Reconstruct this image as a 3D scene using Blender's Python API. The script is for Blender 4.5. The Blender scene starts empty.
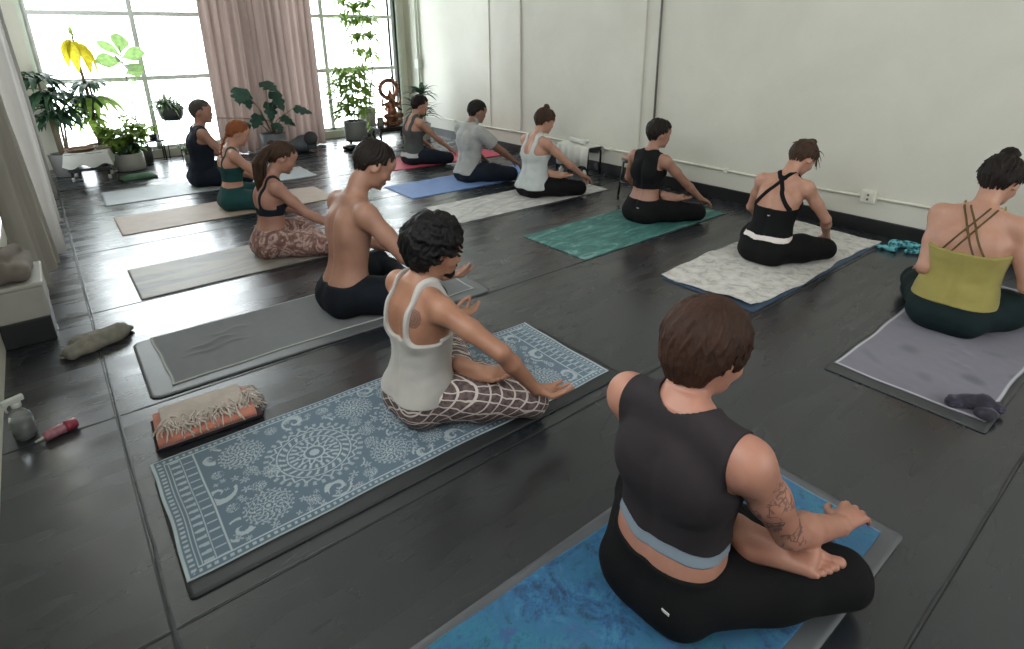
import bpy, bmesh, math, random
import numpy as np
from mathutils import Vector, Matrix

SC = bpy.context.scene
COL = SC.collection

# ---------------------------------------------------------------- camera
F_PX, PITCH, YAW, ROLL, CY, CAM_H = 579.13, 0.350823, 0.67364, -0.0085787, 247.73, 1.5
cam_data = bpy.data.cameras.new('camera'); cam = bpy.data.objects.new('camera', cam_data); COL.objects.link(cam)
cam_data.sensor_fit = 'HORIZONTAL'; cam_data.sensor_width = 36.0
cam_data.lens = 36.0 * F_PX / 1024; cam_data.shift_y = -(324.5 - CY) / 1024
cam_data.clip_start = 0.05; cam_data.clip_end = 200
_cp, _sp, _cy, _sy, _cr, _sr = math.cos(PITCH), math.sin(PITCH), math.cos(YAW), math.sin(YAW), math.cos(ROLL), math.sin(ROLL)
_fw = Vector((_sy * _cp, _cy * _cp, -_sp)); _r = Vector((_cy, -_sy, 0)); _u = _r.cross(_fw)
_r2 = _cr * _r + _sr * _u; _u2 = -_sr * _r + _cr * _u
cam.matrix_world = Matrix(((_r2.x, _u2.x, -_fw.x, 0), (_r2.y, _u2.y, -_fw.y, 0), (_r2.z, _u2.z, -_fw.z, CAM_H), (0, 0, 0, 1)))
SC.camera = cam

# ---------------------------------------------------------------- world, light, exposure
SC.view_settings.view_transform = 'Standard'; SC.view_settings.look = 'None'
SC.view_settings.gamma = 1.0; SC.view_settings.use_curve_mapping = False
SC.view_settings.exposure = 0.38
SC.cycles.use_denoising = True
SC.cycles.max_bounces = 8; SC.cycles.diffuse_bounces = 5; SC.cycles.glossy_bounces = 3
SC.cycles.transmission_bounces = 4; SC.cycles.transparent_max_bounces = 8
SC.cycles.caustics_reflective = False; SC.cycles.caustics_refractive = False
SC.cycles.sample_clamp_indirect = 6.0
world = bpy.data.worlds.new('overcast_sky'); SC.world = world; world.use_nodes = True
wbg = world.node_tree.nodes['Background']
wbg.inputs['Color'].default_value = (0.93, 0.97, 1.0, 1); wbg.inputs['Strength'].default_value = 10.0

def portal(name, loc, rot, sx, sy):
    l = bpy.data.lights.new(name, 'AREA'); l.shape = 'RECTANGLE'; l.size = sx; l.size_y = sy
    l.cycles.is_portal = True
    o = bpy.data.objects.new(name, l); COL.objects.link(o); o.location = loc; o.rotation_euler = rot
    return o
# window openings (daylight enters only here); last two unseen, added for fill light
portal('daylight_portal', (1.2, 9.25, 1.75), (-math.pi / 2, 0, 0), 2.3, 3.2)
portal('daylight_portal', (3.65, 9.25, 1.75), (-math.pi / 2, 0, 0), 2.5, 3.2)
portal('daylight_portal', (-0.62, 6.2, 1.75), (0, -math.pi / 2, 0), 3.2, 2.6)
portal('daylight_portal', (-0.62, 1.2, 2.4), (0, -math.pi / 2, 0), 1.2, 2.6)
portal('daylight_portal', (2.6, -4.22, 2.4), (math.pi / 2, 0, 0), 3.6, 1.1)

# ---------------------------------------------------------------- helpers
def lin(c):
    if isinstance(c, str):
        c = [int(c[i:i + 2], 16) / 255 for i in (0, 2, 4)]
    return tuple((v / 12.92 if v <= 0.04045 else ((v + 0.055) / 1.055) ** 2.4) for v in c[:3]) + (1,)

class NT:
    """little node-tree writer"""
    def __init__(s, name):
        s.m = bpy.data.materials.new(name); s.m.use_nodes = True
        s.t = s.m.node_tree; s.b = s.t.nodes['Principled BSDF']; s.out = s.t.nodes['Material Output']
        s.co = None
    def n(s, typ, **kw):
        nd = s.t.nodes.new(typ)
        for k, v in kw.items():
            if k.startswith('_'): setattr(nd, k[1:], v)
            else:
                key = int(k[1:]) if k[0] == 'i' and k[1:].isdigit() else k.replace('_', ' ')
                s.put(nd.inputs[key], v)
        return nd
    def put(s, inp, v):
        if isinstance(v, bpy.types.NodeSocket): s.t.links.new(v, inp)
        else: inp.default_value = v
    def obj(s):
        if s.co is None: s.co = s.t.nodes.new('ShaderNodeTexCoord')
        return s.co.outputs['Object']
    def map(s, scale=(1, 1, 1), rot=(0, 0, 0), loc=(0, 0, 0), src=None):
        return s.n('ShaderNodeMapping', Vector=src or s.obj(), Scale=scale, Rotation=rot, Location=loc).outputs[0]
    def noise(s, scale, detail=3, rough=.5, dist=0, vec=None):
        return s.n('ShaderNodeTexNoise', Vector=vec or s.obj(), Scale=scale, Detail=detail, Roughness=rough, Distortion=dist).outputs['Fac']
    def ramp(s, fac, stops, interp='LINEAR'):
        r = s.t.nodes.new('ShaderNodeValToRGB'); s.put(r.inputs[0], fac); cr = r.color_ramp; cr.interpolation = interp
        while len(cr.elements) < len(stops): cr.elements.new(0.5)
        for e, (p, c) in zip(cr.elements, stops): e.position = p; e.color = c if len(c) == 4 else tuple(c) + (1,)
        return r.outputs[0]
    def math(s, op, a, b=None, c=None, clamp=False):
        nd = s.t.nodes.new('ShaderNodeMath'); nd.operation = op; nd.use_clamp = clamp
        for i, v in enumerate((a, b, c)):
            if v is not None: s.put(nd.inputs[i], v)
        return nd.outputs[0]
    def mix(s, fac, a, b):
        nd = s.t.nodes.new('ShaderNodeMix'); nd.data_type = 'RGBA'
        s.put(nd.inputs[0], fac); s.put(nd.inputs[6], a); s.put(nd.inputs[7], b)
        return nd.outputs[2]
    def bump(s, h, strength=.3, dist=.01):
        bn = s.n('ShaderNodeBump', Height=h, Strength=strength, Distance=dist); s.t.links.new(bn.outputs[0], s.b.inputs['Normal'])
    def set(s, **kw):
        for k, v in kw.items(): s.put(s.b.inputs[k.replace('_', ' ')], v)
        return s

def simple(name, col, rough=.6, metal=0.0, var=.0, scale=8, bump=0, bscale=60, sheen=0, spec=None, trans=0):
    n = NT(name); c = lin(col)
    if var:
        d = tuple(max(0, v * (1 - var)) for v in c[:3]) + (1,); e = tuple(min(1, v * (1 + var)) for v in c[:3]) + (1,)
        n.set(Base_Color=n.ramp(n.noise(scale, 4), [(.3, d), (.7, e)]))
    else: n.set(Base_Color=c)
    n.set(Roughness=rough, Metallic=metal)
    if spec is not None: n.b.inputs['Specular IOR Level'].default_value = spec
    if sheen: n.b.inputs['Sheen Weight'].default_value = sheen
    if bump: n.bump(n.noise(bscale, 3), bump, .004)
    if trans: n.b.inputs['Transmission Weight'].default_value = trans
    return n.m

def translucent(name, col, amt=.5, rough=.7, var=.15, scale=6, stripes=None):
    n = NT(name); c = lin(col)
    d = tuple(v * (1 - var) for v in c[:3]) + (1,); e = tuple(min(1, v * (1 + var)) for v in c[:3]) + (1,)
    cc = n.ramp(n.noise(scale, 4, vec=n.map(stripes) if stripes else None), [(.3, d), (.7, e)])
    n.set(Base_Color=cc, Roughness=rough)
    tr = n.n('ShaderNodeBsdfTranslucent', Color=cc)
    mx = n.n('ShaderNodeMixShader', Fac=amt, i1=n.b.outputs[0], i2=tr.outputs[0])
    n.t.links.new(mx.outputs[0], n.out.inputs[0])
    return n.m

def tag(o, label=None, cat=None, group=None, kind=None):
    if label: o['label'] = label
    if cat: o['category'] = cat
    if group: o['group'] = group
    if kind: o['kind'] = kind
    return o

def thing(name, label, cat, loc=(0, 0, 0), rz=0, group=None, scale=1):
    o = bpy.data.objects.new(name, None); COL.objects.link(o); o.empty_display_size = .05
    o.location = loc; o.rotation_euler = (0, 0, rz); o.scale = (scale,) * 3
    return tag(o, label, cat, group)

def mesh_np(name, V, Fq, mat, parent=None, smooth=True, col=None):
    """V (n,3) array, Fq (m,k) index array of equal-sided faces"""
    V = np.ascontiguousarray(V, dtype=np.float32); Fq = np.ascontiguousarray(Fq, dtype=np.int32)
    me = bpy.data.meshes.new(name); k = Fq.shape[1]; m = len(Fq)
    me.vertices.add(len(V)); me.vertices.foreach_set('co', V.ravel())
    me.loops.add(m * k); me.loops.foreach_set('vertex_index', Fq.ravel())
    me.polygons.add(m); me.polygons.foreach_set('loop_start', np.arange(m, dtype=np.int32) * k)
    me.polygons.foreach_set('use_smooth', np.full(m, smooth, dtype=bool))
    me.update(calc_edges=True)
    if col is not None:
        at = me.color_attributes.new('pattern', 'FLOAT_COLOR', 'POINT')
        at.data.foreach_set('color', np.ascontiguousarray(col, dtype=np.float32).ravel())
    me.materials.append(mat)
    o = bpy.data.objects.new(name, me); COL.objects.link(o); o.parent = parent
    return o

class MB:
    """collects shapes into ONE mesh"""
    def __init__(s): s.v = []; s.f = []; s.sm = []
    def add(s, vs, fs, smooth=False):
        b = len(s.v); s.v += [tuple(v) for v in vs]; s.f += [tuple(b + i for i in f) for f in fs]; s.sm += [smooth] * len(fs)
    def box(s, lo, hi, M=None, bev=0):
        bm = bmesh.new(); bmesh.ops.create_cube(bm, size=1)
        c = [(a + b) / 2 for a, b in zip(lo, hi)]; d = [b - a for a, b in zip(lo, hi)]
        for v in bm.verts: v.co = Vector((v.co.x * d[0] + c[0], v.co.y * d[1] + c[1], v.co.z * d[2] + c[2]))
        if bev: bmesh.ops.bevel(bm, geom=bm.edges[:], offset=bev, segments=2, affect='EDGES', profile=.6)
        bm.verts.index_update()
        s.add([(M @ v.co if M else v.co) for v in bm.verts], [[v.index for v in f.verts] for f in bm.faces]); bm.free(); return s
    def tube(s, pts, r, n=8, cap=True):
        pts = [Vector(p) for p in pts]; m = len(pts)
        rs = r if isinstance(r, (list, tuple)) else [r] * m
        vs = []; up = None
        for i, p in enumerate(pts):
            t = (pts[min(i + 1, m - 1)] - pts[max(i - 1, 0)]).normalized()
            if up is None: up = t.orthogonal().normalized()
            up = (up - t * up.dot(t)).normalized(); w = t.cross(up)
            for j in range(n):
                a = 2 * math.pi * j / n; vs.append(p + (up * math.cos(a) + w * math.sin(a)) * rs[i])
        fs = [(i * n + j, i * n + (j + 1) % n, (i + 1) * n + (j + 1) % n, (i + 1) * n + j) for i in range(m - 1) for j in range(n)]
        if cap: fs += [tuple(range(n))[::-1], tuple((m - 1) * n + j for j in range(n))]
        s.add(vs, fs, True); return s
    def lathe(s, prof, c=(0, 0, 0), n=28, M=None):
        vs = []; c = Vector(c)
        for r, z in prof:
            for j in range(n):
                a = 2 * math.pi * j / n; v = Vector((r * math.cos(a), r * math.sin(a), z)); vs.append((M @ v if M else v) + c)
        m = len(prof)
        fs = [(i * n + j, i * n + (j + 1) % n, (i + 1) * n + (j + 1) % n, (i + 1) * n + j) for i in range(m - 1) for j in range(n)]
        s.add(vs, fs, True); return s
    def disc(s, c, r, n=28, dz=0):
        s.add([(c[0] + r * math.cos(2 * math.pi * j / n), c[1] + r * math.sin(2 * math.pi * j / n), c[2]) for j in range(n)], [tuple(range(n))]); return s
    def leaf(s, base, d, L, W, droop=.6, up=(0, 0, 1), n=6, prof=None, fold=.25):
        """an arching blade: base point, start direction, length, width"""
        p = Vector(base); d = Vector(d).normalized(); vs = []
        prof = prof or (lambda t: math.sin(math.pi * min(1, t ** .75 * .98 + .02)))
        for i in range(n + 1):
            t = i / n; side = d.cross(Vector(up))
            if side.length < 1e-3: side = Vector((1, 0, 0))
            side.normalize(); nn = side.cross(d); w = W * .5 * max(.02, prof(t))
            vs += [p - side * w + nn * w * fold, p.copy(), p + side * w + nn * w * fold]
            p = p + d * (L / n); d = (d + Vector((0, 0, -1)) * droop / n).normalized()
        fs = []
        for i in range(n):
            a = i * 3; fs += [(a, a + 1, a + 4, a + 3), (a + 1, a + 2, a + 5, a + 4)]
        s.add(vs, fs, True); return s
    def build(s, name, mat, parent=None):
        me = bpy.data.meshes.new(name); me.from_pydata(s.v, [], s.f); me.materials.append(mat)
        me.polygons.foreach_set('use_smooth', s.sm); me.update()
        o = bpy.data.objects.new(name, me); COL.objects.link(o); o.parent = parent; return o

def struct(name, mb, mat):
    return tag(mb.build(name, mat), kind='structure')

def height_sheet(name, x0, x1, y0, y1, nx, ny, hf, mat, parent=None, thick=.004, colf=None, warp=None, z0=0):
    """cloth or mat lying down: closed slab with a height function, rim included"""
    xs = np.linspace(x0, x1, nx); ys = np.linspace(y0, y1, ny); X, Y = np.meshgrid(xs, ys, indexing='ij')
    Z = hf(X, Y) + z0 + thick; Wx, Wy = (X, Y) if warp is None else warp(X, Y)
    top = np.stack([Wx, Wy, Z], -1).reshape(-1, 3); bot = np.stack([Wx, Wy, Z - thick], -1).reshape(-1, 3)
    idx = np.arange(nx * ny).reshape(nx, ny); N = nx * ny
    q = np.stack([idx[:-1, :-1], idx[1:, :-1], idx[1:, 1:], idx[:-1, 1:]], -1).reshape(-1, 4)
    loop = np.concatenate([idx[:-1, 0], idx[-1, :-1], idx[:0:-1, -1], idx[0, :0:-1]])
    nxt = np.roll(loop, -1)
    rim = np.stack([loop, loop + N, nxt + N, nxt], -1)
    Fq = np.concatenate([q, q[:, ::-1] + N, rim])
    col = None
    if colf is not None:
        c = colf(X, Y).reshape(-1, 3); c = np.concatenate([c, np.ones((len(c), 1))], 1); col = np.concatenate([c, c])
    return mesh_np(name, np.concatenate([top, bot]), Fq, mat, parent, True, col)

def sines(X, Y, seed, freq, n=6, Z=None):
    rg = np.random.RandomState(seed); o = 0 * X
    for i in range(n):
        a = rg.rand() * 6.283; f = freq * (0.6 + rg.rand()); ph = rg.rand() * 6.283
        b = rg.rand() * 2 - 1 if Z is not None else 0
        o = o + np.sin((X * math.cos(a) + Y * math.sin(a) + (Z * b if Z is not None else 0)) * f + ph)
    return o / n
# ================================================================ THE SETTING
WX, WY, LX = 4.97, 9.0, -0.42       # right wall, window wall, left wall
def m_floor():
    n = NT('charcoal_rubber_floor')
    geo = n.n('ShaderNodeNewGeometry'); pos = geo.outputs['Position']
    big = n.noise(.9, 5, .6, .4, vec=pos); streak = n.noise(3, 3, .5, .2, vec=n.map((.5, 2.6, 1), src=pos)); fine = n.noise(60, 3, .6, vec=pos)
    base = n.ramp(big, [(.3, lin('1f2226')), (.7, lin('2a2d32'))])
    scuff = n.ramp(n.noise(14, 6, .75, 1.2, vec=pos), [(.62, (0, 0, 0, 1)), (.72, (1, 1, 1, 1))])
    n.set(Base_Color=n.mix(n.math('MULTIPLY', scuff, .05), base, lin('5c5f60')))
    n.set(Roughness=n.math('ADD', n.math('MULTIPLY', streak, .34), .10))
    n.b.inputs['Specular IOR Level'].default_value = .9
    h = n.math('ADD', n.math('MULTIPLY', n.noise(5, 1, .4, .3, vec=n.map((.8, 1.2, 1), src=pos)), .35), 0.0)
    h = n.math('ADD', h, n.math('MULTIPLY', n.noise(1.6, 2, .5, vec=pos), 1.6))
    n.bump(h, .16, .006)
    return n.m
def m_wall():
    n = NT('painted_plaster_wall'); geo = n.n('ShaderNodeNewGeometry'); pos = geo.outputs['Position']
    a = n.noise(1.1, 6, .6, .3, vec=pos); b = n.noise(9, 5, .65, .8, vec=pos)
    c = n.ramp(a, [(.3, lin('c6c4b8')), (.7, lin('d2d0c5'))])
    d = n.ramp(b, [(.66, (0, 0, 0, 1)), (.76, (1, 1, 1, 1))])
    n.set(Base_Color=n.mix(n.math('MULTIPLY', d, .25), c, lin('b9b6a9')), Roughness=.62)
    n.bump(n.math('ADD', n.noise(5, 4, .6, .5, vec=pos), n.math('MULTIPLY', n.noise(90, 2, vec=pos), .08)), .35, .012)
    return n.m
M = {}
M['floor'] = m_floor(); M['wall'] = m_wall()
M['ceil'] = simple('ceiling_paint', 'd8d6cc', .8)
M['black_base'] = simple('black_painted_base', '1d1e1f', .35, var=.2, bump=.3, bscale=20)
M['frame'] = simple('white_metal_window_frame', 'd5dad6', .4, var=.1)
M['jamb'] = simple('pale_green_white_jamb', 'c9d2c2', .5, var=.06)
M['cream'] = simple('cream_painted_conduit', 'd2d0c2', .45, var=.08)
M['dark_line'] = simple('dark_gap_pipe', '5d5a52', .5)

fl = MB(); fl.box((LX - .2, -4, -.12), (WX + .2, WY + .3, 0)); struct('floor', fl, M['floor'])
# raised welded seams of the rubber rolls
def seam(name, pts, w=.011, h=.0022):
    pts = [Vector(p) for p in pts]; vs = []; n = len(pts); rnd = random.Random(len(pts)); fs = []
    for i, p in enumerate(pts):
        t = (pts[min(i + 1, n - 1)] - pts[max(0, i - 1)]).normalized(); s = Vector((-t.y, t.x, 0))
        ww = w * (.7 + .6 * rnd.random())
        for k, (a, z) in enumerate(((-1, .0002), (-.4, h), (.4, h), (1, .0002))): vs.append(p + s * a * ww * .5 + Vector((0, 0, z)))
    for i in range(n - 1):
        for k in range(3): fs.append((i * 4 + k, i * 4 + k + 1, (i + 1) * 4 + k + 1, (i + 1) * 4 + k))
    m = MB(); m.add(vs, fs, True); return struct(name, m, M['seam'])
M['seam'] = simple('grey_weld_bead', '2a2c2e', .5, var=.35, scale=20)
M['gap'] = simple('dark_floor_gap', '0c0d0e', .5)
rs = random.Random(3)
seam('trim_1', [(-.02 + rs.uniform(-.003, .003), y * .12 - 3, 0) for y in range(0, 98)], .011, .0018)
m = MB()
for k, yy in enumerate((-1.04, .19, 1.45, 2.66, 3.91, 5.14, 6.36, 7.6)):
    seam('trim_%d' % (k + 2), [(-.4 + x * .12, yy + rs.uniform(-.003, .003), 0) for x in range(0, 45)], .008, .0016)
m = MB()
m.box((-.033, -3, .0002), (-.027, 8.8, .0012))
for yy in (-1.04, .19, 1.45, 2.66, 3.91, 5.14, 6.36, 7.6): m.box((-.4, yy - .009, .0002), (WX - .02, yy - .005, .0012))
struct('trim_20', m, M['gap'])

# walls
CH = 3.5
w = MB(); w.box((WX, -4, 0), (WX + .2, WY + .3, CH)); struct('wall_right', w, M['wall'])
w = MB(); w.box((LX - .2, -4, CH), (WX + .2, WY + .3, CH + .15)); struct('ceiling', w, M['ceil'])
# window wall: piers, head, sill
w = MB()
w.box((LX - .2, WY, 0), (.1, WY + .3, CH)); w.box((2.34, WY, 0), (2.46, WY + .3, CH)); w.box((4.82, WY, 0), (WX, WY + .3, CH))
w.box((.1, WY, 0), (2.34, WY + .3, .1)); w.box((2.46, WY, 0), (4.82, WY + .3, .1))
w.box((.1, WY, 3.3), (2.34, WY + .3, CH)); w.box((2.46, WY, 3.3), (4.82, WY + .3, CH))
struct('wall_back', w, M['wall'])
# left wall, two openings; rear wall, one; near-left and rear ones added for fill
w = MB()
w.box((LX - .2, -4, 0), (LX, -.1, CH)); w.box((LX - .2, 2.5, 0), (LX, 4.9, CH)); w.box((LX - .2, 7.5, 0), (LX, WY, CH))
w.box((LX - .2, -.1, 0), (LX, 2.5, 1.9)); w.box((LX - .2, -.1, 2.9), (LX, 2.5, CH))  # unseen high opening, added to light the front part
w.box((LX - .2, 4.9, 0), (LX, 7.5, .15)); w.box((LX - .2, 4.9, 3.3), (LX, 7.5, CH))
struct('wall_left', w, M['wall'])
w = MB()
w.box((LX - .2, -4.2, 0), (.8, -4, CH)); w.box((4.4, -4.2, 0), (WX + .2, -4, CH)); w.box((.8, -4.2, 0), (4.4, -4, 1.9)); w.box((.8, -4.2, 2.9), (4.4, -4, CH))  # opening behind the camera is invented as fill
struct('wall_front', w, M['wall'])
# glazing bars
def window(n, x0, x1, bars, zs, z0=.1, z1=3.3):
    m = MB(); y0, y1 = WY + .06, WY + .12
    for x in (x0 + .02, x1 - .02): m.box((x - .03, y0, z0), (x + .03, y1, z1), bev=.004)
    for x in bars: m.box((x - .028, y0, z0), (x + .028, y1, z1), bev=.004)
    for z in zs: m.box((x0, y0 + .005, z - .028), (x1, y1 - .005, z + .028), bev=.004)
    for z in (z0 + .02, z1 - .02): m.box((x0, y0, z - .025), (x1, y1, z + .025), bev=.004)
    struct('window_%d' % n, m, M['frame'])
window(1, .1, 2.34, [1.17, ], [1.02, 1.80, 2.58]); window(2, 2.46, 4.82, [3.62], [1.02, 1.80, 2.58])
m = MB(); m.box((.055, WY - .02, 0), (.1, WY + .3, 3.32)); m.box((4.82, WY - .02, 0), (4.87, WY + .3, 3.32)); struct('trim_21', m, M['jamb'])
# panes: real glass, thin
def m_glass():
    n = NT('clear_window_glass'); n.b.inputs['Roughness'].default_value = .02
    tr = n.n('ShaderNodeBsdfTransparent', Color=(.96, .98, .98, 1)); gl = n.n('ShaderNodeBsdfGlossy', Roughness=.02)
    fr = n.n('ShaderNodeFresnel', IOR=1.3)
    mx = n.n('ShaderNodeMixShader', Fac=fr.outputs[0], i1=tr.outputs[0], i2=gl.outputs[0]); n.t.links.new(mx.outputs[0], n.out.inputs[0]); return n.m
M['glass'] = m_glass()
for k, (a, b) in enumerate(((.1, 2.34), (2.46, 4.82))):
    m = MB(); m.box((a, WY + .085, .1), (b, WY + .091, 3.3)); struct('window_%d' % (k + 3), m, M['glass'])
# right wall: black baseboard, conduit, panel strips, dark pipe
m = MB(); m.box((WX - .022, -4, 0), (WX, WY, .115), bev=.004); struct('baseboard_right', m, M['black_base'])
m = MB(); m.box((LX, -.5, 0), (LX + .02, 4.8, .1), bev=.004); struct('baseboard_left', m, M['cream'])
m = MB(); m.tube([(WX - .014, y * .5 - 2, .285 + .006 * math.sin(y * 1.3)) for y in range(0, 21)] + [(WX - .014, 8.8, .27)], .012, 8)
for y in (.2, 2.95, 4.4, 6.2, 7.6): m.box((WX - .03, y - .02, .265), (WX, y + .02, .305), bev=.004)
struct('trim_22', m, M['cream'])
for k, (y, wd, d) in enumerate(((4.05, .03, .016), (6.04, .035, .016), (6.69, .02, .01))):
    m = MB(); m.box((WX - d, y - wd, .3), (WX, y + wd, CH), bev=.005); struct('trim_%d' % (23 + k), m, M['wall'])
m = MB(); m.tube([(WX - .014, 3.83, .3), (WX - .014, 3.84, 1.5), (WX - .014, 3.85, CH)], .011, 8); struct('trim_26', m, M['dark_line'])
m = MB(); m.tube([(WX - .03, 8.55, .2), (WX - .03, 8.57, CH)], .022, 8); m.box((WX - .07, 8.5, 1.02), (WX, 8.62, 1.16), bev=.01); struct('trim_27', m, M['jamb'])
# outlet box
o = thing('outlet_box', 'white surface mounted electrical outlet box on the wall conduit', 'outlet', (WX, 1.69, .29))
m = MB(); m.box((-.045, -.055, -.05), (0, .055, .05), bev=.008); m.build('housing', M['cream'], o)
m = MB(); m.box((-.052, -.03, -.035), (-.044, .03, .035), bev=.004); f = m.build('face_plate', simple('ivory_plastic', 'c9c7ba', .4), o)
for dz in (-.017, .017):
    m = MB(); m.lathe([(0, -.0548), (.009, -.0548), (.0095, -.0515)], n=16, M=Matrix.Rotation(math.pi / 2, 4, 'Y'), c=(0, 0, dz)); m.build('socket', M['dark_line'], f)
m = MB(); m.tube([(-.02, .055, 0), (-.02, .085, 0)], .016, 10); m.build('conduit_collar', M['cream'], o)

# ================================================================ CURTAINS
M['curtain_far'] = translucent('taupe_linen_curtain', '8b7a73', .30, .85, .12, 5, (3, 3, .3))
M['curtain_grey'] = translucent('grey_linen_curtain', '7f7d78', .3, .85, .1, 5, (3, 3, .3))
M['curtain_pale'] = translucent('pale_sheer_curtain', 'aaa69c', .36, .85, .08, 5, (3, 3, .3))
def curtain(name, label, p0, p1, z0, z1, folds, amp, mat, seed, group=None, flare=.25, pull=0, billow=0):
    nu, nv = folds * 10, 40; rg = np.random.RandomState(seed)
    u = np.linspace(0, 1, nu); v = np.linspace(0, 1, nv); U, V = np.meshgrid(u, v, indexing='ij')
    ph = np.interp(u, np.linspace(0, 1, folds + 1), np.arange(folds + 1) + rg.uniform(-.2, .2, folds + 1)) * 2 * math.pi
    P = ph[:, None] + .5 * np.sin(V * 3 + U * 9)
    am = amp * (.6 + .4 * rg.rand(folds + 1)); A = np.interp(u, np.linspace(0, 1, folds + 1), am)[:, None]
    D = np.sin(P) * A * (1 + flare * (1 - V)) + .3 * A * np.sin(2.3 * P + 1) + billow * np.sin(math.pi * U) * (1 - V) ** 2
    d = np.array([p1[0] - p0[0], p1[1] - p0[1]]); L = np.hypot(*d); d /= L; nrm = np.array([-d[1], d[0]])
    S = U * L + .25 * A * np.cos(P); S = S + pull * (1 - V) ** 1.5 * (U - .5) * L
    X = p0[0] + d[0] * S + nrm[0] * D; Y = p0[1] + d[1] * S + nrm[1] * D
    Z = z0 + (z1 - z0) * V + (.012 * np.sin(P * 1.0 + 1)) * (1 - V)
    idx = np.arange(nu * nv).reshape(nu, nv)
    q = np.stack([idx[:-1, :-1], idx[1:, :-1], idx[1:, 1:], idx[:-1, 1:]], -1).reshape(-1, 4)
    root = thing(name, label, 'curtain', (0, 0, 0), group=group)
    o = mesh_np('curtain_cloth', np.stack([X, Y, Z], -1).reshape(-1, 3), q, mat, root)
    rod = MB(); rod.tube([(p0[0] - d[0] * .1, p0[1] - d[1] * .1, z1 + .02), (p1[0] + d[0] * .1, p1[1] + d[1] * .1, z1 + .02)], .014, 8)
    rod.build('curtain_rod', M['frame'], root)
    return root
curtain('window_curtain', 'tall taupe curtain hanging between the two bright windows', (1.84, 8.55), (3.27, 8.55), .02, 3.1, 13, .055, M['curtain_far'], 4, flare=.5, pull=.02)
curtain('window_curtain', 'darker grey curtain on the left wall, reaching back to the corner plants', (-.17, 5.15), (-.17, 7.55), .03, 3.1, 14, .085, M['curtain_grey'], 8, flare=.5)
curtain('window_curtain', 'pale curtain on the left wall, nearer than the grey one', (-.26, 4.25), (-.26, 5.12), .10, 3.1, 7, .06, M['curtain_pale'], 9, flare=.5, billow=-.05)
# ================================================================ PEOPLE: bodies grown from smooth implicit shapes
def V3(*a): return np.array(a, dtype=float)
def unit(v): v = np.asarray(v, float); return v / max(1e-9, np.linalg.norm(v))
def smin(a, b, k):
    if k <= 0: return np.minimum(a, b)
    h = np.clip(.5 + .5 * (b - a) / k, 0, 1); return b + (a - b) * h - k * h * (1 - h)
def smax(a, b, k): return -smin(-a, -b, k)
def cap(a, b, ra, rb, k=.01): return ('cap', np.asarray(a, float), np.asarray(b, float), ra, rb, k)
def ell(c, r, R=None, k=.01): return ('ell', np.asarray(c, float), np.asarray(r, float), np.eye(3) if R is None else R, k)
def chain(pts, rs, k=.01): return [cap(pts[i], pts[i + 1], rs[i], rs[i + 1], k) for i in range(len(pts) - 1)]

def bounds(prims, pad):
    lo = np.full(3, 9.); hi = np.full(3, -9.)
    for p in prims:
        if p[0] == 'cap': r = max(p[3], p[4]); a = np.minimum(p[1], p[2]) - r; b = np.maximum(p[1], p[2]) + r
        elif p[0] == 'ell': r = max(p[2]); a = p[1] - r; b = p[1] + r
        else: a, b = p[2], p[3]
        lo = np.minimum(lo, a); hi = np.maximum(hi, b)
    return lo - pad, hi + pad

class Grid:
    def __init__(s, lo, hi, h):
        s.h = h; s.lo = np.floor(np.asarray(lo) / h) * h; n = np.ceil((np.asarray(hi) - s.lo) / h).astype(int) + 1; s.n = n
        s.ax = [(s.lo[i] + h * np.arange(n[i])).astype(np.float32) for i in range(3)]
    def new(s, v=.06): return np.full(tuple(s.n), v, np.float32)
    def xyz(s, sl=None):
        sl = sl or (slice(None),) * 3
        return s.ax[0][sl[0]][:, None, None], s.ax[1][sl[1]][None, :, None], s.ax[2][sl[2]][None, None, :]
    def box(s, lo, hi):
        a = np.clip(np.floor((lo - s.lo) / s.h).astype(int), 0, s.n); b = np.clip(np.ceil((hi - s.lo) / s.h).astype(int) + 1, 0, s.n)
        return tuple(slice(int(i), int(j)) for i, j in zip(a, b))
    def eval(s, prims, F=None, off=0.0):
        F = s.new() if F is None else F
        for p in prims:
            k = p[-1]; lo, hi = bounds([p], max(k * 1.3, .02) + s.h + max(0, off))
            sl = s.box(lo, hi)
            if any(q.stop <= q.start for q in sl): continue
            X, Y, Z = s.xyz(sl)
            if p[0] == 'cap':
                a, b, ra, rb = p[1:5]; ab = b - a; L2 = max(1e-9, ab @ ab)
                t = np.clip(((X - a[0]) * ab[0] + (Y - a[1]) * ab[1] + (Z - a[2]) * ab[2]) / L2, 0, 1)
                d = np.sqrt((X - a[0] - t * ab[0]) ** 2 + (Y - a[1] - t * ab[1]) ** 2 + (Z - a[2] - t * ab[2]) ** 2) - (ra + (rb - ra) * t)
            elif p[0] == 'ell':
                c, r, R = p[1:4]; x, y, z = X - c[0], Y - c[1], Z - c[2]
                q = [(x * R[0][i] + y * R[1][i] + z * R[2][i]) for i in range(3)]
                k0 = np.sqrt(sum((q[i] / r[i]) ** 2 for i in range(3))); k1 = np.sqrt(sum((q[i] / r[i] ** 2) ** 2 for i in range(3)))
                d = k0 * (k0 - 1) / np.maximum(k1, 1e-6)
            else: d = p[1](X, Y, Z)
            F[sl] = smin(F[sl], (d - off).astype(np.float32), k)
        return F

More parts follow.
